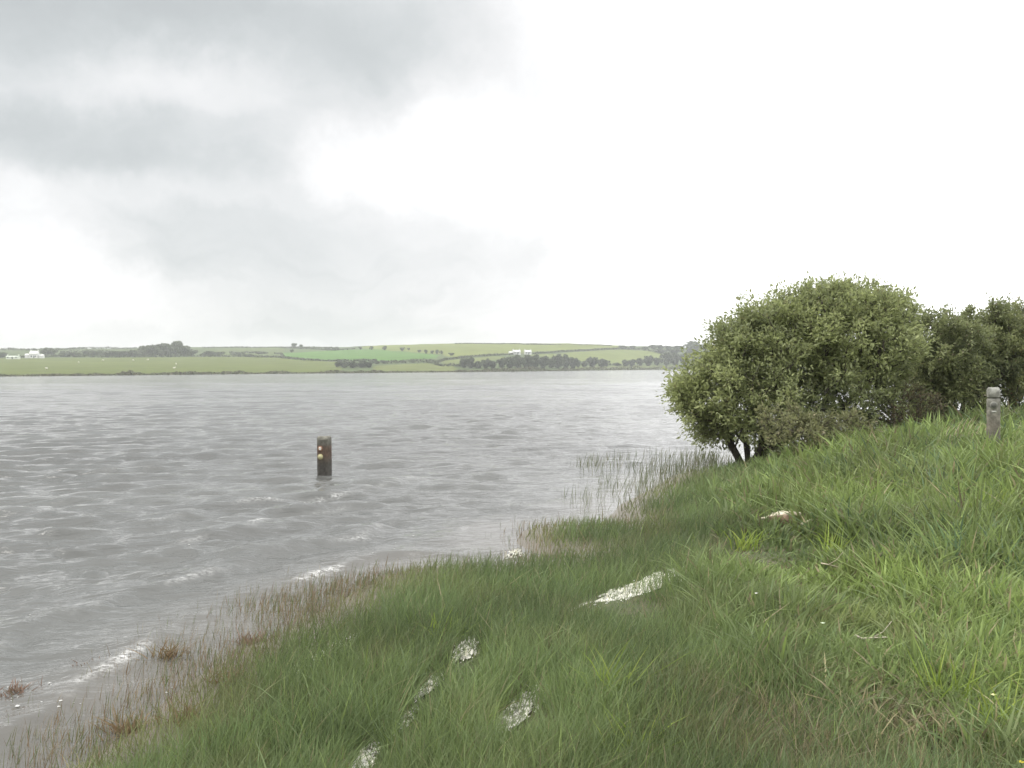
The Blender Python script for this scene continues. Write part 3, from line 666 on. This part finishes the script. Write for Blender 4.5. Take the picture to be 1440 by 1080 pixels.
shrub('willow_bush', 'large broad willow bush with spreading stems at the water edge', gpt(1052, 17.6, -.02),
      [blob(1185, 482, 18.2, 112, 78, 1.0, 1.5), blob(1095, 492, 18.0, 72, 74, 1.0, 1.2), blob(1020, 560, 17.6, 70, 70, 1.1, 1.1), blob(968, 556, 17.5, 26, 22, 1.6, .4),
       blob(1240, 480, 18.6, 50, 66, 1.0, 1.0), blob(1226, 450, 18.5, 52, 48, 1.1, .9), blob(1130, 560, 17.6, 92, 60, .9, 1.3), blob(1215, 570, 18.2, 76, 44, .55, .9), blob(1085, 612, 17.4, 50, 26, .5, .5), blob(1000, 606, 17.5, 40, 26, .5, .5), blob(1058, 466, 18.0, 34, 38, 1.1, .6), blob(1034, 505, 17.8, 44, 48, 1.1, .8),
       blob(1150, 438, 18.2, 62, 42, 1.0, .8)],
      900, 96000, .080, WIL, 5, spread=.19, stems=7, shoots=40)
DKW = ((.165, .190, .095), (.300, .330, .150), (.24, .22, .13))
shrub('willow_bush', 'darker bush right of the large willow, behind the grey post', gpt(1335, 20.0),
      [blob(1335, 504, 20, 50, 62, 1, 1.0), blob(1340, 560, 20, 60, 45, .8, 1.0), blob(1385, 490, 20.4, 45, 60, 1, 1.0), blob(1300, 545, 20, 35, 50, .7, .8), blob(1303, 492, 19.8, 34, 50, 1, .8)], 360, 52000, .072, DKW, 12, spread=.16, shoots=25)
shrub('willow_bush', 'tallest right hand bush reaching the edge of the picture with a few brown leaves', gpt(1440, 20.5),
      [blob(1432, 490, 20.5, 50, 60, 1, 1.0), blob(1475, 468, 20.8, 55, 58, 1, 1.1), blob(1425, 555, 20.3, 60, 42, .8, 1.0), blob(1520, 470, 21, 60, 70, .8, 1.1)], 360, 52000, .072,
      ((.165, .190, .095), (.310, .335, .150), (.36, .20, .11)), 13, spread=.16, shoots=30)
shrub('willow_bush', 'bush beyond the right edge on the bank', gpt(1640, 21), [blob(1640, 500, 21, 90, 80, 1, 1.4), blob(1580, 530, 21, 60, 60, 1, 1.0)], 200, 16000, .09, DKW, 14, spread=.18)
GRY = ((.19, .20, .095), (.29, .295, .145), (.34, .30, .18))
shrub('shrub', 'low grey green shrub in front of the large willow beside its stems', gpt(1125, 15.6),
      [blob(1120, 618, 15.6, 52, 30, 1, .6), blob(1180, 604, 15.8, 60, 26, 1, .6), blob(1100, 596, 15.9, 34, 30, .6, .4)], 110, 4600, .065, GRY, 15, spread=.10, rscale=.003, low=.03, cat='shrub')
shrub('shrub', 'brown twiggy shrub low between the large willow and the darker bush', gpt(1262, 17.6),
      [blob(1250, 590, 17.6, 40, 26, 1, .5), blob(1290, 575, 17.8, 34, 34, 1, .5)], 90, 2600, .05, ((.14, .12, .065), (.20, .16, .09), (.26, .18, .12)), 16, spread=.12, rscale=.003, low=.03, cat='shrub')

# ------------------------------------------------------------------ grass
def blades(P, h, w, tint, r, lean=.22, bend=.5, wind=(.20, .0), segs=3, fold=0.0):
    n = len(P); th = r.random(n) * 2 * math.pi
    ld = np.stack([np.cos(th), np.sin(th)], -1) * (lean * np.abs(r.normal(size=n)))[:, None] + np.array(wind)
    bd = np.stack([np.cos(th), np.sin(th)], -1) * (bend * r.random(n) ** 1.5)[:, None] + np.array(wind) * .6
    ph_ = r.random(n) * 2 * math.pi; side = np.stack([np.cos(ph_), np.sin(ph_), np.zeros(n)], -1)
    ts = {3: [0, .42, .76, 1.0], 2: [0, .55, 1.0]}[segs]; wf = {3: [.8, 1.0, .62, 0], 2: [1.0, .8, 0]}[segs]
    rows = []
    for tt, f in zip(ts, wf):
        c = P.copy(); c[:, :2] += (ld * tt + bd * tt * tt) * h[:, None]; drop = .32 * np.sum(bd * bd, 1) * tt ** 2
        c[:, 2] += h * (tt - drop * tt)
        rows += [c - side * (w * f / 2)[:, None], c + side * (w * f / 2)[:, None]] if f else [c]
    k = len(rows); V = np.stack(rows, 1).reshape(-1, 3); b = np.arange(n)[:, None] * k
    Q = np.concatenate([b + [2 * i, 2 * i + 1, 2 * i + 3, 2 * i + 2] for i in range(segs - 1)]); T = b + [k - 3, k - 2, k - 1]
    return V, [Q, T], np.repeat(tint, k, 0)
def scatter(n, a0, a1, r0, r1, r):
    a = a0 + (a1 - a0) * r.random(n); rad = r0 * (r1 / r0) ** r.random(n)
    return rad * np.sin(a), rad * np.cos(a), rad
GLINTS_FROTH = [  # px, py, half length px, half width px, tilt (photo), density, name words; puddle glints and shore froth
    (898, 829, 72, 12, -20, 1.0, 'long bright puddle streak glinting in the mid grass below the driftwood'), (655, 915, 20, 15, -20, .9, 'small round glinting puddle in the rushes left of the long streak'),
    (604, 963, 26, 10, -38, .85, 'narrow puddle glint just below the small round puddle'), (512, 1066, 32, 18, -42, 1.0, 'bright glinting puddle at the bottom edge of the grass'),
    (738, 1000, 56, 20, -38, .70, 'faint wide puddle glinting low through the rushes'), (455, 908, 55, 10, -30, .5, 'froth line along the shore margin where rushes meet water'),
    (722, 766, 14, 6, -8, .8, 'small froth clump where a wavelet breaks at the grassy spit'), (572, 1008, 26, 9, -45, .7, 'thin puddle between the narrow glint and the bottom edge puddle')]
FW = []
for f in GLINTS_FROTH:
    c = at(f[0], f[1], .10); a = R(-f[4]); e1 = at(f[0] + f[2] * math.cos(a), f[1] - f[2] * math.sin(a), .10) - c; e2 = at(f[0], f[1] - f[3], .10) - c
    FW.append((c, e1[:2], e2[:2]))
def glint_froth_mask(x, y, grow=1.0):
    mx_ = np.zeros_like(x)
    for (c, e1, e2), f in zip(FW, GLINTS_FROTH):
        Mi = np.linalg.inv(np.column_stack([e1, e2])); d = np.stack([x - c[0], y - c[1]], -1) @ Mi.T
        mx_ = np.maximum(mx_, f[5] * smooth(grow * (.45 + 1.1 * vnoise(x * 9, y * 9, 1, 2)) - np.sum(d * d, -1), -.25, .35))
    return mx_
CLEAR = [(1110, 785, 75, 48, .22), (1142, 755, 34, 30, .22), (1225, 905, 30, 14, .2), (1397, 640, 26, 26, .45), (885, 858, 66, 26, .12), (655, 942, 26, 28, .1), (604, 985, 22, 24, .1), (735, 1032, 46, 34, .1), (515, 1085, 30, 30, .1), (575, 1030, 22, 22, .1)]
def grass():
    r = np.random.default_rng(31)
    x, y, rad = scatter(395000, -.62, .80, 2.9, 26, r); sd = sdist(x, y); ok = sd > -.05
    x, y, rad, sd = x[ok], y[ok], rad[ok], sd[ok]
    nz = vnoise(x, y, .55, 3); n2 = vnoise(x + 40, y, 1.7, 2); tall = smooth(x + 1.6 * (nz - .5), 1.2, 3.0) * smooth(sd, .5, 2.6)
    # bare brown patch low on the right, worn thin
    bare = np.zeros_like(x)
    for (px, py, hw, hh) in ((1090, 1010, 110, 45), (1270, 1010, 80, 60), (1180, 1070, 150, 30), (1040, 765, 40, 14)):
        c = at(px, py, .2); ex = abs(at(px + hw, py, .2)[0] - c[0]); ey = abs(at(px, py - hh, .2)[1] - c[1]); bare = np.maximum(bare, np.exp(-(((x - c[0]) / ex) ** 2 + ((y - c[1]) / ey) ** 2)))
    edge = 1 - smooth(sd, .0, .25 + .6 * n2)
    fm = glint_froth_mask(x, y, 1.15)
    pk = (1 - .72 * bare * smooth(n2, .2, .6)) * (1 - .70 * edge) * (1 - .42 * fm)
    ok = r.random(len(x)) < pk
    x, y, rad, sd, nz, n2, tall, bare, edge = [q[ok] for q in (x, y, rad, sd, nz, n2, tall, bare, edge)]
    n = len(x); z = ground_z(x, y, sd) - .01; P = np.stack([x, y, z], -1)
    big = (r.random(n) < .2 + .45 * tall) & (tall > .05) | (r.random(n) < .010) & (sd > .3)
    hs = (.10 + .15 * r.random(n)) * (.55 + .5 * nz + .5 * n2); ht = (.20 + .23 * smooth(rad, 5, 11)) * (.55 + .75 * r.random(n)) * (.6 + .8 * n2)
    clr = np.zeros(n)
    for (px, py, hw, hh, zz) in CLEAR:
        c = at(px, py, zz); ex = abs(at(px + hw, py, zz)[0] - c[0]); ey = abs(at(px, py - hh, zz)[1] - c[1]); clr = np.maximum(clr, np.exp(-(((x - c[0]) / ex) ** 2 + ((y - c[1]) / ey) ** 2) ** 2))
    fm = glint_froth_mask(x, y, 1.3); h = np.where(big & (tall > .2), hs * (1 - tall) + ht * tall, np.where(big, hs * 1.25, hs)) * (1 - .45 * bare) * (1 - .35 * edge) * (1 - .80 * clr) * (1 - .55 * fm * (r.random(n) < .7))
    w = np.where(big & (tall > .1), .0165, np.where(big, .0075, .0042)) * (.7 + .6 * r.random(n)) * np.maximum(1, rad / 7)
    dk = np.array([.128, .180, .076]); md = np.array([.176, .228, .086]); yl = np.array([.228, .300, .090]); br = np.array([.195, .160, .085]); st = np.array([.30, .26, .15]); bl = np.array([.108, .165, .090])
    f = np.clip(nz * 1.5 - .35 + r.normal(0, .22, n), 0, 1)[:, None]
    cs = dk * (1 - f) + md * f
    f2 = np.clip(vnoise(x + 9, y + 5, .8, 3) * 1.9 - .38 + r.normal(0, .25, n), 0, 1)[:, None]; ct = np.where(r.random((n, 1)) < .22, bl, md) * (1 - f2) + yl * f2
    c = np.where(big[:, None], ct * tall[:, None] + cs * (1 - tall[:, None]), cs * (1 - .5 * tall[:, None]) + md * .5 * tall[:, None])
    e = np.clip(edge + .25 * (r.random(n) - .5), 0, 1)[:, None]; c = c * (1 - .45 * e) + br * .45 * e
    c = np.where(r.random((n, 1)) < (.035 + .32 * bare + .03 * tall)[:, None], st * (.6 + .5 * r.random((n, 1))), c)
    pv_ = vnoise(x + 3, y + 60, 1.3, 3)[:, None]; c = c * (.82 + .42 * smooth(pv_, .3, .7)); n3 = vnoise(x + 70, y + 30, 2.6, 3)[:, None]; c = np.where(n3 > .56, c * (1 - .25 * smooth(n3, .56, .72)) + br * 1.1 * .25 * smooth(n3, .56, .72), c)
    c = np.where((r.random((n, 1)) < .05), yl * .9, c)
    c = c * (.70 + .60 * r.random((n, 1)))
    for nm, sel, lab, sg in (('short_grass', ~big & (rad < 8), 'fine dark green rushes and short grass of the wet margin', 3), ('short_grass', ~big & (rad >= 8), 'fine short grass further along the shore', 2),
                             ('tall_grass', big, 'taller broad bladed yellow green grass on the bank', 3)):
        V, F, T = blades(P[sel], h[sel], w[sel], c[sel], r, .32 if nm == 'short_grass' else .42, (.6 if nm == 'short_grass' else 1.05), (.10, .01) if nm == 'short_grass' else (.06, -.05), sg)
        obj(nm, mesh(nm, V, F, {'tint': T}), M_blade, kind='stuff', label=lab, category='grass')
    # dead thatch lying in the worn patches
    x, y, rad = scatter(60000, -.1, .62, 3, 9, r); bare = np.zeros_like(x)
    for (px, py, hw, hh) in ((1090, 1010, 110, 45), (1270, 1010, 80, 60), (1180, 1070, 150, 30)):
        c = at(px, py, .2); ex = abs(at(px + hw, py, .2)[0] - c[0]); ey = abs(at(px, py - hh, .2)[1] - c[1]); bare = np.maximum(bare, np.exp(-(((x - c[0]) / ex) ** 2 + ((y - c[1]) / ey) ** 2)))
    ok = r.random(len(x)) < bare * .20 * (.3 + 1.4 * (vnoise(x, y, 2.2, 3) > .5)); x, y = x[ok], y[ok]; n = len(x)
    P = np.stack([x, y, ground_z(x, y) + .01 + .03 * r.random(n)], -1)
    V, F, T = blades(P, .06 + .10 * r.random(n), np.full(n, .004), np.array([.20, .175, .105]) * (.5 + .8 * r.random((n, 1))), r, 2.2, .8, (.1, 0), 2)
    obj('thatch', mesh('thatch', V, F, {'tint': T}), M_blade, kind='stuff', label='brown dead thatch lying in the worn patch of bank', category='thatch')
grass()
def stems(name, label, polys, n, hr, w, cols, seed, soft=.12, wind=(.10, 0)):
    """sparse upright stems standing in shallow water or mud, within photo-outlined pieces of the margin"""
    r = np.random.default_rng(seed); pts = []
    for poly, share in polys:
        Wp = np.array([at(*p)[:2] for p in poly]); lo, hi = Wp.min(0), Wp.max(0); q = lo + (hi - lo) * r.random((int(n * share * 6), 2))
        ins = in_poly(q[:, 0], q[:, 1], [tuple(v) for v in Wp]); q = q[ins]; cl = vnoise(q[:, 0], q[:, 1], 2.2, 2)
        q = q[r.random(len(q)) < smooth(cl, .35, .65)][:int(n * share)]; pts.append(q)
    q = np.concatenate(pts); q = q + r.normal(0, soft, q.shape); m_ = len(q); sd = sdist(q[:, 0], q[:, 1]); z = np.minimum(ground_z(q[:, 0], q[:, 1], sd), .0) - .03; z = np.maximum(z, -.12)
    h = (hr[0] + (hr[1] - hr[0]) * r.random(m_)) + (-z); P = np.column_stack([q, z]); D = np.linalg.norm(q, axis=1)
    c = np.array(cols)[r.integers(0, len(cols), m_)] * (.7 + .6 * r.random((m_, 1)))
    V, F, T = blades(P, h, w * np.maximum(1, D / 7) * (.7 + .6 * r.random(m_)), c, r, .14, .25, wind, 3)
    obj(name, mesh(name, V, F, {'tint': T}), M_blade, kind='stuff', label=label, category='reeds')
stems('emergent_reeds', 'sparse thin green reeds standing in water by the willow', [([(812, 650), (850, 645), (1010, 632), (1010, 652), (950, 672), (905, 700), (870, 722), (810, 718), (815, 690), (850, 690), (830, 668)], .55), ([(930, 650), (1030, 640), (1040, 655), (960, 672), (905, 700), (890, 690)], .30)], 1500, (.09, .24), .0030,
      [(.15, .17, .08), (.11, .14, .06), (.20, .19, .11)], 61, .18)
stems('shore_sedge', 'brown and olive stems sticking out of the shallow margin', [([(150, 1080), (250, 990), (330, 900), (430, 830), (520, 800), (640, 790), (640, 830), (520, 850), (430, 930), (300, 1010), (230, 1080)], .55),
      ([(330, 920), (350, 850), (450, 810), (470, 830), (400, 900)], .12), ([(560, 798), (700, 790), (835, 775), (760, 800), (620, 815)], .18), ([(0, 1080), (60, 1010), (200, 930), (330, 862), (330, 930), (200, 1020), (120, 1080)], .22), ([(740, 740), (900, 735), (905, 745), (770, 775)], .15)], 7500, (.03, .115), .0038,
      [(.22, .175, .10), (.16, .165, .08), (.27, .22, .14), (.13, .16, .065), (.21, .145, .09)], 62, .2)
# single plants that stand out from the sward
def tuft(px, py, h, n, cols, label, seed, spread=.05, w=.006, z=None, name='grass_tuft', cat='grass tuft', lean=.35, bend=.9):
    r = np.random.default_rng(seed); p = at(px, py, .12)
    for _ in range(3):
        gz_ = float(ground_z(np.array([p[0]]), np.array([p[1]]))[0]) if z is None else z; p = at(px, py, gz_)
    q = r.normal(0, spread, (n, 2)); P = np.column_stack([q, np.full(n, -.02)]); hh = h * (.7 + .8 * r.random(n)) * (1.15 if 'weed' not in name else 1); D = math.hypot(p[0], p[1])
    c = np.array(cols)[r.integers(0, len(cols), n)] * (.8 + .4 * r.random((n, 1)))
    V, F, T = blades(P, hh, np.full(n, w * 1.5) * max(1, D / 7), c, r, lean, bend, (.12, 0), 3)
    o = obj(name, mesh(name, V, F, {'tint': T}), M_blade, label=label, category=cat); o.location = [float(v) for v in p]
YG = [(.26, .34, .06), (.21, .29, .055), (.30, .36, .08)]
for a in [(853, 995, .22, 40, YG, 'single bright yellow green grass tuft in the dark rushes near the bottom', 71), (888, 1078, .16, 26, YG, 'bright tuft cut by the bottom edge below the single bright tuft', 72),
          (1172, 790, .24, 40, YG, 'tall bright tuft right of the bank centre below the driftwood twig', 73), (1045, 775, .18, 34, YG, 'yellow green tuft below and left of the driftwood log', 74),
          (1405, 1040, .20, 36, YG, 'bright broad bladed tuft in the bottom right corner', 75), (1330, 1000, .22, 40, YG, 'bright tuft left of the corner tuft beside the worn patch', 76),
          (1385, 760, .34, 60, YG, 'large bright clump of tall grass below the grey post', 77), (610, 905, .15, 24, YG, 'small pale tuft left above the small round puddle', 78)]:
    tuft(*a)
OR = [(.21, .150, .085), (.19, .155, .08), (.24, .175, .10)]; RD = [(.22, .145, .11), (.24, .16, .12), (.19, .14, .10)]
for k, (px, py, h, n, cols, lab) in enumerate([(123, 938, .05, 60, RD, 'reddish water weed tuft standing alone in the near shallows'), (231, 925, .10, 70, OR, 'orange brown water weed tuft just right of the lone reddish one'),
        (22, 975, .06, 64, RD, 'reddish weed tuft cut by the left edge'), (176, 1030, .09, 80, OR, 'orange weed tuft on the muddy margin near the bottom left'), (262, 1015, .09, 70, OR, 'orange weed tuft inside the sedge edge'),
        (315, 958, .08, 60, OR, 'orange weed tuft between sedge stems beside the shore froth'), (348, 905, .08, 60, RD, 'brown weed tuft at the upper sedge edge'), (60, 1045, .07, 60, RD, 'brown weed tuft at the waterline by the bottom left corner')]):
    tuft(px, py, h, n, cols, lab, 90 + k, .045, .006, 0.0 if k < 3 else None, 'weed_tuft', 'water weed', .7, .8)
DS = [(.36, .31, .21), (.30, .25, .17)]
for k, (px, py, h, lab) in enumerate([(1330, 610, .55, 'pale dead stem furthest left of the grey post'), (1346, 612, .65, 'pale dead stem leaning beside the grey post'), (1362, 615, .55, 'short pale dead stem nearest the grey post on its left'),
        (1425, 600, .40, 'pale dead stem right of the grey post'), (1205, 632, .35, 'pale bent dead stem lying at the foot of the willow')]):
    D = 13.8; g0 = gpt(px, D); r = np.random.default_rng(200 + k); mb = MB()
    sx = .22 if k != 4 else .9
    for q in range(3):
        b0 = np.array([.05 * q - .05, .03 * q, -.03]); mb.tube([b0, b0 + [sx * h * .3, .02, h * .45], b0 + [sx * h * (.7 + .2 * q), .04, h * (.85 if k != 4 else .35)], b0 + [sx * h * (1.1 + .2 * q), .05, h * (.98 if k != 4 else .30)]], [.008, .007, .005, .002], 5, DS[k % 2])
    o = mb.build('dead_stem', M_plain, None, label=lab, category='dead stem'); o.location = [float(v) for v in g0]

# ------------------------------------------------------------------ painted puddle glints, froth, driftwood, small things
def puddle_material(name, lo, hi, froth):  # froth: pale colour standing in for the sky's reflection on the water
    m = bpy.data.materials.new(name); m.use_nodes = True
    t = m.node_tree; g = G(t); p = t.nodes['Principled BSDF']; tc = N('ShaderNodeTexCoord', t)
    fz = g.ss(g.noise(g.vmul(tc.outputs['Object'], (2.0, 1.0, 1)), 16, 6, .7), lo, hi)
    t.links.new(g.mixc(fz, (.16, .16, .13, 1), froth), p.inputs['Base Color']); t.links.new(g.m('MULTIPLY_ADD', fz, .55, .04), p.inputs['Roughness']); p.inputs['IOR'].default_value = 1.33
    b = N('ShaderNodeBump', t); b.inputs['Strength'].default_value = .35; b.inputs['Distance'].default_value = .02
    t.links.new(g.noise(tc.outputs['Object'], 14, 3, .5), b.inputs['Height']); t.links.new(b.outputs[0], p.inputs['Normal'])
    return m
M_puddle = puddle_material('glint_puddle', .32, .60, (.74, .72, .62, 1)); M_puddle_faint = puddle_material('faint_glint_puddle', .40, .66, (.66, .64, .56, 1))  # sky glint painted as pale patches, strong and faint
def lump_cloud(C, sz, r, tint):
    v = np.array([[0, 0, 1], [1, 0, 0], [0, 1, 0], [-1, 0, 0], [0, -1, 0], [0, 0, -1], [.7, .7, .3], [-.7, .7, .3], [-.7, -.7, .3], [.7, -.7, .3]])
    f = np.array([[0, 1, 6], [0, 6, 2], [0, 2, 7], [0, 7, 3], [0, 3, 8], [0, 8, 4], [0, 4, 9], [0, 9, 1], [1, 5, 6], [6, 5, 2], [2, 5, 7], [7, 5, 3], [3, 5, 8], [8, 5, 4], [4, 5, 9], [9, 5, 1]])
    n = len(C); V = C[:, None] + v[None] * sz[:, None, None] * (.7 + .6 * r.random((n, 10, 1))) * np.array([1.25, 1.25, .45])
    F = (np.arange(n)[:, None, None] * 10 + f[None]).reshape(-1, 3)
    return V.reshape(-1, 3), F, np.repeat(tint, 10, 0)
for k, (f, (c, e1, e2)) in enumerate(zip(GLINTS_FROTH, FW)):
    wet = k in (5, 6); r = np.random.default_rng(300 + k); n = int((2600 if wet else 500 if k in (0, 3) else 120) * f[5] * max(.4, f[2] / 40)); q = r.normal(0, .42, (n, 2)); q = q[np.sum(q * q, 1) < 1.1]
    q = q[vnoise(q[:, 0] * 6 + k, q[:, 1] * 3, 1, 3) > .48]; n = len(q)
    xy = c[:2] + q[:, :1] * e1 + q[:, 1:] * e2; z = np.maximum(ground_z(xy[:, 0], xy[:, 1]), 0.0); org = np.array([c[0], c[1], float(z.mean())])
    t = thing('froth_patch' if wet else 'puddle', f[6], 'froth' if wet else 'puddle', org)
    if not wet:                        # flat water between the blades, sky glint painted into its colour
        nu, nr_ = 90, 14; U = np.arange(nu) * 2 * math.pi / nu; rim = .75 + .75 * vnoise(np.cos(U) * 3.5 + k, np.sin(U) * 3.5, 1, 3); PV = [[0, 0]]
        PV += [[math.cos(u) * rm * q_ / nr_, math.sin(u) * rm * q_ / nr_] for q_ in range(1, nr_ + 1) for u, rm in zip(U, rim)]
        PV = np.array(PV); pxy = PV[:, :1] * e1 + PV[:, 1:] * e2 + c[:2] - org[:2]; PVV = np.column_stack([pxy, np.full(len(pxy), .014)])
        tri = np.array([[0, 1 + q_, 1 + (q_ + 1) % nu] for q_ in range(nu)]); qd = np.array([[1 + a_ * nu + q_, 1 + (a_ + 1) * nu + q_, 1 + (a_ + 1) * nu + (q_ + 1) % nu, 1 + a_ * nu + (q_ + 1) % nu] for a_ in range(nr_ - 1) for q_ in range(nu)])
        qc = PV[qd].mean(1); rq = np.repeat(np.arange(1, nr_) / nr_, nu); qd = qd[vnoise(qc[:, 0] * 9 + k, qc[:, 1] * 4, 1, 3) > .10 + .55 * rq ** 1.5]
        obj('water_surface', mesh('water_surface', PVV, [tri, qd], None, True), M_puddle if k in (0, 3) else M_puddle_faint, t)
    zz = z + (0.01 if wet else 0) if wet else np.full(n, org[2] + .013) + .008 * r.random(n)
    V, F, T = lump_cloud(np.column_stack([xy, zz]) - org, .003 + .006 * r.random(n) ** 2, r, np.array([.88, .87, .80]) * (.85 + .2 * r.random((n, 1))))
    obj('froth_glint_lumps', mesh('froth_glint_lumps', V, F, {'tint': T}, True), M_foam, t, kind='stuff')  # white lumps: froth at the shore, painted sky glint on the puddles
    nb = 6 + int(n * (.05 if wet else .06 if k in (0, 1, 3) else .0)); s_ = r.integers(0, n, nb); V, F, T = blades(np.column_stack([xy[s_], z[s_]]) - org, .025 + .05 * r.random(nb), np.full(nb, .006), np.array([.78, .74, .58]) * (.7 + .5 * r.random((nb, 1))), r, .5, .8, (.15, 0), 2)
    obj('bleached_blades', mesh('bleached_blades', V, F, {'tint': T}), M_blade, t, kind='stuff')
def flecks():
    r = np.random.default_rng(401); C = []
    x, y, rad = scatter(26000, -.55, .12, 4.2, 22, r); sd = sdist(x, y); ok = (sd < -.15) & (sd > -7) & (vnoise(x, y, .9, 3) > .60); x, y, rad = x[ok], y[ok], rad[ok]
    ok = r.random(len(x)) < .22 * np.exp(-(rad - 4) / 2.2); x, y, rad = x[ok], y[ok], rad[ok]; n = len(x)
    a = np.arctan2(x, y); fi = np.interp(rad, rr, np.arange(len(rr))).astype(int).clip(0, len(rr) - 1); ai = np.interp(a, az_w, np.arange(len(az_w))).astype(int).clip(0, len(az_w) - 1)
    V, F, T = lump_cloud(np.column_stack([x, y, Zw[fi, ai] + .003]), .003 + .009 * r.random(n) ** 3, r, np.array([.8, .8, .77]) * np.ones((n, 1)))
    V[:, 2] = V[:, 2]
    obj('foam_flecks', mesh('foam_flecks', V, F, {'tint': T}, True), M_foam, kind='stuff', label='white foam flecks floating on the near water', category='foam')
flecks()
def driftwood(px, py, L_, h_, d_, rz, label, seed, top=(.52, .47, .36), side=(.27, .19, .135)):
    r = np.random.default_rng(seed); p = at(px, py, .2)
    for _ in range(4): p = at(px, py, float(ground_z(np.array([p[0]]), np.array([p[1]]))[0]))
    k = 14; n = 15; V = []; T = []
    for i in range(n):
        f = i / (n - 1); s = (1 - abs(2 * f - 1) ** 3.2) * (.8 + .35 * r.random()) + .06
        th = np.arange(k) * 2 * math.pi / k; rr_ = 1 + .16 * (r.random(k) - .5)
        yy = np.cos(th) * d_ / 2 * s * rr_; zz = np.sin(th) * h_ / 2 * s * rr_; zz = np.minimum(zz, h_ * .36 * s)
        V.append(np.column_stack([np.full(k, (f - .5) * L_) + .02 * r.normal(size=k), yy, zz + h_ * .42]))
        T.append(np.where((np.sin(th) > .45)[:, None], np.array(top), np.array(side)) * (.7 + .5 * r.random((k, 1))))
    i = np.arange(n - 1)[:, None] * k; j = np.arange(k)[None]; F = np.stack([i + j, i + (j + 1) % k, i + k + (j + 1) % k, i + k + j], -1).reshape(-1, 4)
    t = thing('driftwood', label, 'driftwood', p + np.array([0, 0, .04]), rz)
    obj('log', mesh('log', np.concatenate(V), [F, np.array([np.arange(k)[::-1], np.arange(k) + (n - 1) * k])], {'tint': np.concatenate(T)}, True), M_wood, t)
    for path, rd in (([[L_ * .3, 0, h_ * .6], [L_ * .5, -.03, h_ * .8], [L_ * .62, -.03, h_ * .7]], [.016, .012, .006]), ([[-L_ * .4, -.02, h_ * .5], [-L_ * .6, -.05, h_ * .45], [-L_ * .72, -.06, h_ * .2]], [.018, .012, .008])):
        mb = MB(); mb.tube(path, rd, 6, top); mb.build('branch_stub', M_wood, t)
driftwood(1110, 744, .50, .17, .18, R(-4), 'broken driftwood log with pale top and brown side lying in the bank grass', 501)
def stick(path, rad, label, D0, col=(.46, .43, .32), side=None):
    mb = MB(); P = []
    for (px, py, dz) in path:
        p = at(px, py, .25)
        for _ in range(3): p = at(px, py, float(ground_z(np.array([p[0]]), np.array([p[1]]))[0]) + dz)
        P.append(p)
    P = np.array(P); org = P[0].copy(); t = thing('driftwood', label, 'driftwood', org)
    mb.tube(P - org, np.linspace(rad, rad * .45, len(P)), 6, col); mb.build('stick', M_wood, t)
    m2 = MB(); q = P[len(P) // 2] - org; m2.tube([q, q + [.05, -.03, .04], q + [.10, -.03, .10]], [rad * .5, rad * .35, rad * .2], 5, col); m2.build('twig', M_wood, t)
stick([(1127, 738, .10), (1138, 733, .13), (1148, 728, .17), (1153, 732, .12)], .020, 'pale crooked driftwood twig just right of the broken log', 10)
stick([(1202, 893, .16), (1212, 898, .14), (1226, 897, .15), (1248, 896, .17)], .007, 'thin pale stick caught in the grass above the worn patch', 6, (.50, .44, .36))
stick([(1155, 792, .16), (1165, 794, .17), (1178, 797, .15)], .006, 'short pale broken reed stalk in mid bank grass', 8, (.46, .40, .30))
def flower(px, py, h, col, label, seed):
    p = at(px, py + 6, .2)
    for _ in range(3): p = at(px, py, float(ground_z(np.array([p[0]]), np.array([p[1]]))[0]) + h)
    t = thing('flower', label, 'flower', p - np.array([0, 0, h])); mb = MB(); mb.tube([[0, 0, -.02], [.01, 0, h * .5], [0, 0, h]], .0018, 4, (.12, .18, .05)); mb.build('stem', M_blade, t)
    mb = MB()
    for q in range(5):
        th = q * 2 * math.pi / 5; c, s = math.cos(th), math.sin(th); mb.add([[0, 0, h], [c * .008 - s * .006, s * .008 + c * .006, h + .004], [c * .014, s * .014, h + .006], [c * .008 + s * .006, s * .008 - c * .006, h + .004]], np.array([[0, 1, 2, 3]]), col)
    mb.build('petals', M_blade, t)
flower(1436, 1073, .14, (.75, .62, .03), 'yellow buttercup in the bottom right corner', 1); flower(1397, 978, .18, (.80, .76, .40), 'pale yellow flower right of the worn patch', 2)
flower(1063, 835, .24, (.82, .82, .75), 'small white flower in the mid bank grass', 3); flower(1157, 877, .24, (.70, .78, .60), 'small pale green flower above the thin pale stick', 4)

# ------------------------------------------------------------------ air between here and the hills
mb = MB(); mb.box((0, 0, 27), (10400, 10400, 60)); hz_m = bpy.data.materials.new('haze'); hz_m.use_nodes = True
t = hz_m.node_tree; t.nodes.clear(); pv = N('ShaderNodeVolumePrincipled', t); pv.inputs['Color'].default_value = (.93, .95, .97, 1); pv.inputs['Density'].default_value = 0.00027
o_ = N('ShaderNodeOutputMaterial', t); t.links.new(pv.outputs[0], o_.inputs['Volume'])
mb.build('haze', hz_m, None, kind='stuff')
